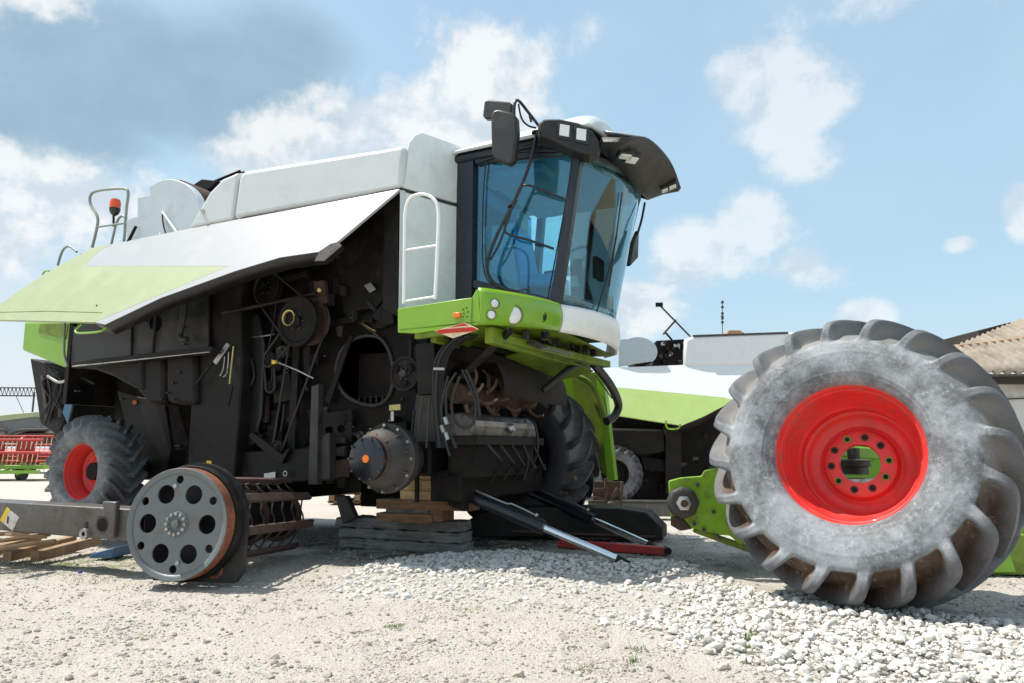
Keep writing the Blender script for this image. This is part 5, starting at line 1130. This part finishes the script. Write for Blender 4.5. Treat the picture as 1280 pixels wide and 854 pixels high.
# ------------------------------------------------------------------ far left: header, tarp covered machine, irrigation boom
Yr_ = 24.
hd = thing('harvester_header', 'red harvester header with tine reel and lime frame far at left', 'header', Vector((AT(-10,585,Yr_).x, Yr_, 0)))
xa, xb = AT(-120,570,Yr_).x, AT(62,570,Yr_).x
for k in range(6):
    a = k*math.pi/3+.3; cy_, cz_ = Yr_+.55*math.cos(a), 1.02+.42*math.sin(a)
    B().cyl((xa,cy_,cz_), (xb,cy_,cz_), .045, 8).build('reel_bar', M['red'], hd)
tn_ = B()
for k in range(6):
    a = k*math.pi/3+.3; cy_, cz_ = Yr_+.55*math.cos(a), 1.02+.42*math.sin(a)
    for x in np.arange(xa, xb, .16): tn_.cyl((x,cy_,cz_), (x,cy_-.04,cz_-.3), .012, 5)
tn_.build('reel_tines', M['hwhite'], hd)['kind'] = 'stuff'
for x in np.arange(xa, xb, 1.0): B().lathe([(.05,0),(.44,0),(.44,.04),(.05,.04)], (x,Yr_,1.02), (1,0,0), 12).build('reel_spider', M['red'], hd)
B().cyl((xa,Yr_+.9,.75), (xb,Yr_+.9,.75), .28, 16).build('auger', M['red'], hd)
B().box(((xa+xb)/2, Yr_+.2, .42), (xb-xa,.9,.12)).build('header_bed', M['green'], hd, .01); B().box(((xa+xb)/2, Yr_-.5, .28), (xb-xa,.25,.10)).build('knife_bar', M['green'], hd, .01)
for x in np.arange(xa, xb, .7): B().bar((x,Yr_-.6,.2), (x+.45,Yr_+.3,.6), .06, .06).build('frame_arm', M['green'], hd)
for x in (xb-.9, xb-3.1): B().cyl((x,Yr_-.1,.2), (x+.2,Yr_-.1,.2), .2, 18).build('wheel', M['tyre3'], hd)
tr = thing('parked_machine', 'green topped dark machine parked behind the red header far left', 'farm machine', Vector((AT(10,560,30).x, 30, 0)))
B().prism([AT(x,y,30) for x,y in [(-60,526),(20,517),(44,515),(44,521),(-60,534)]], Vector((0,2.5,0))).build('roof', M['gpale'], tr, .02)
B().prism([AT(x,y,30.1) for x,y in [(-60,530),(42,521),(42,535),(20,543),(-60,546)]], Vector((0,2.2,0))).build('cab_side', M['disc'], tr, .02)
B().tube([AT(-30,533,29.9), AT(4,538,29.9), AT(10,543,29.9), AT(25,538,29.9), AT(60,537,29.9)], .06, 8, 3).build('rail', M['mid'], tr)
B().prism([AT(x,y,30.2) for x,y in [(-60,543),(70,541),(70,556),(-60,552)]], Vector((0,1.5,0))).build('body', M['rust'], tr, .02)
for x in (-40, 30): B().cyl(Vector((AT(x,560,30.5).x,30.4,.55)), Vector((AT(x,560,30.5).x,30.9,.55)), .55, 24).build('wheel', M['tyre3'], tr)
bm_ = thing('irrigation_boom', 'thin grey lattice boom against the sky at the far left', 'boom', Vector((AT(-30,560,50).x, 50, 0)))
A0, A1 = AT(-100,484,50), AT(44,485,50); C0, C1 = AT(-100,494,50), AT(44,495,50)
for a, b in ((A0,A1),(C0,C1)): B().tube([a, b], .05, 6).build('boom_chord', M['mid'], bm_)
lt = B()
for k in range(30): lt.tube([A0.lerp(A1, k/30), C0.lerp(C1, (k+.5)/30), A0.lerp(A1, (k+1)/30)], .03, 5)
lt.build('lattice', M['mid'], bm_)
for x in (-80, 43): B().tube([AT(x,490,50), Vector((AT(x,490,50).x,50,0))], .06, 6).build('boom_leg', M['mid'], bm_)
B().tube([AT(20,495,50), AT(36,530,50)], .02, 5).build('guy_wire', M['mid'], bm_)
# pallets far under the machine
for k, (x, Yp_) in enumerate(((452, 14.), (480, 15.2))):
    g = Vector((AT(x,640,Yp_).x, Yp_, 0)); pp = thing('wooden_pallet', ['red-brown pallet stack glimpsed beneath the machine beside the hub', 'second pallet glimpsed beneath the machine, nearer the wooden blocks'][k], 'pallet', g)
    for z in (.06,.2,.34): B().box(g+Vector((0,0,z)), (1.1,.9,.025)).build('deck', M['pallet'], pp)
    for dx in (-.48,0,.48): B().box(g+Vector((dx,0,.18)), (.1,.9,.3)).build('pallet_block', M['pallet'], pp)

# ------------------------------------------------------------------ tall ribbed shed beyond the right edge, seen only in the windscreen
shd = thing('machine_shed', 'dark ribbed shed with a brown roof mirrored in the windscreen of the raised combine', 'shed', Vector((16, 13, 0)))
B().box((17.5,12.5,2.6), (7,9,5.2)).build('wall', M['dark2'], shd)
for k in range(22): B().box((13.96,8.3+k*.4,2.6), (.08,.12,5.2)).build('wall_rib', M['mid'], shd)
B().prism([(13.6,7.7,5.2),(13.6,17.4,5.2),(13.6,12.5,7.4)], (8,0,0)).build('roof', M['pallet'], shd)
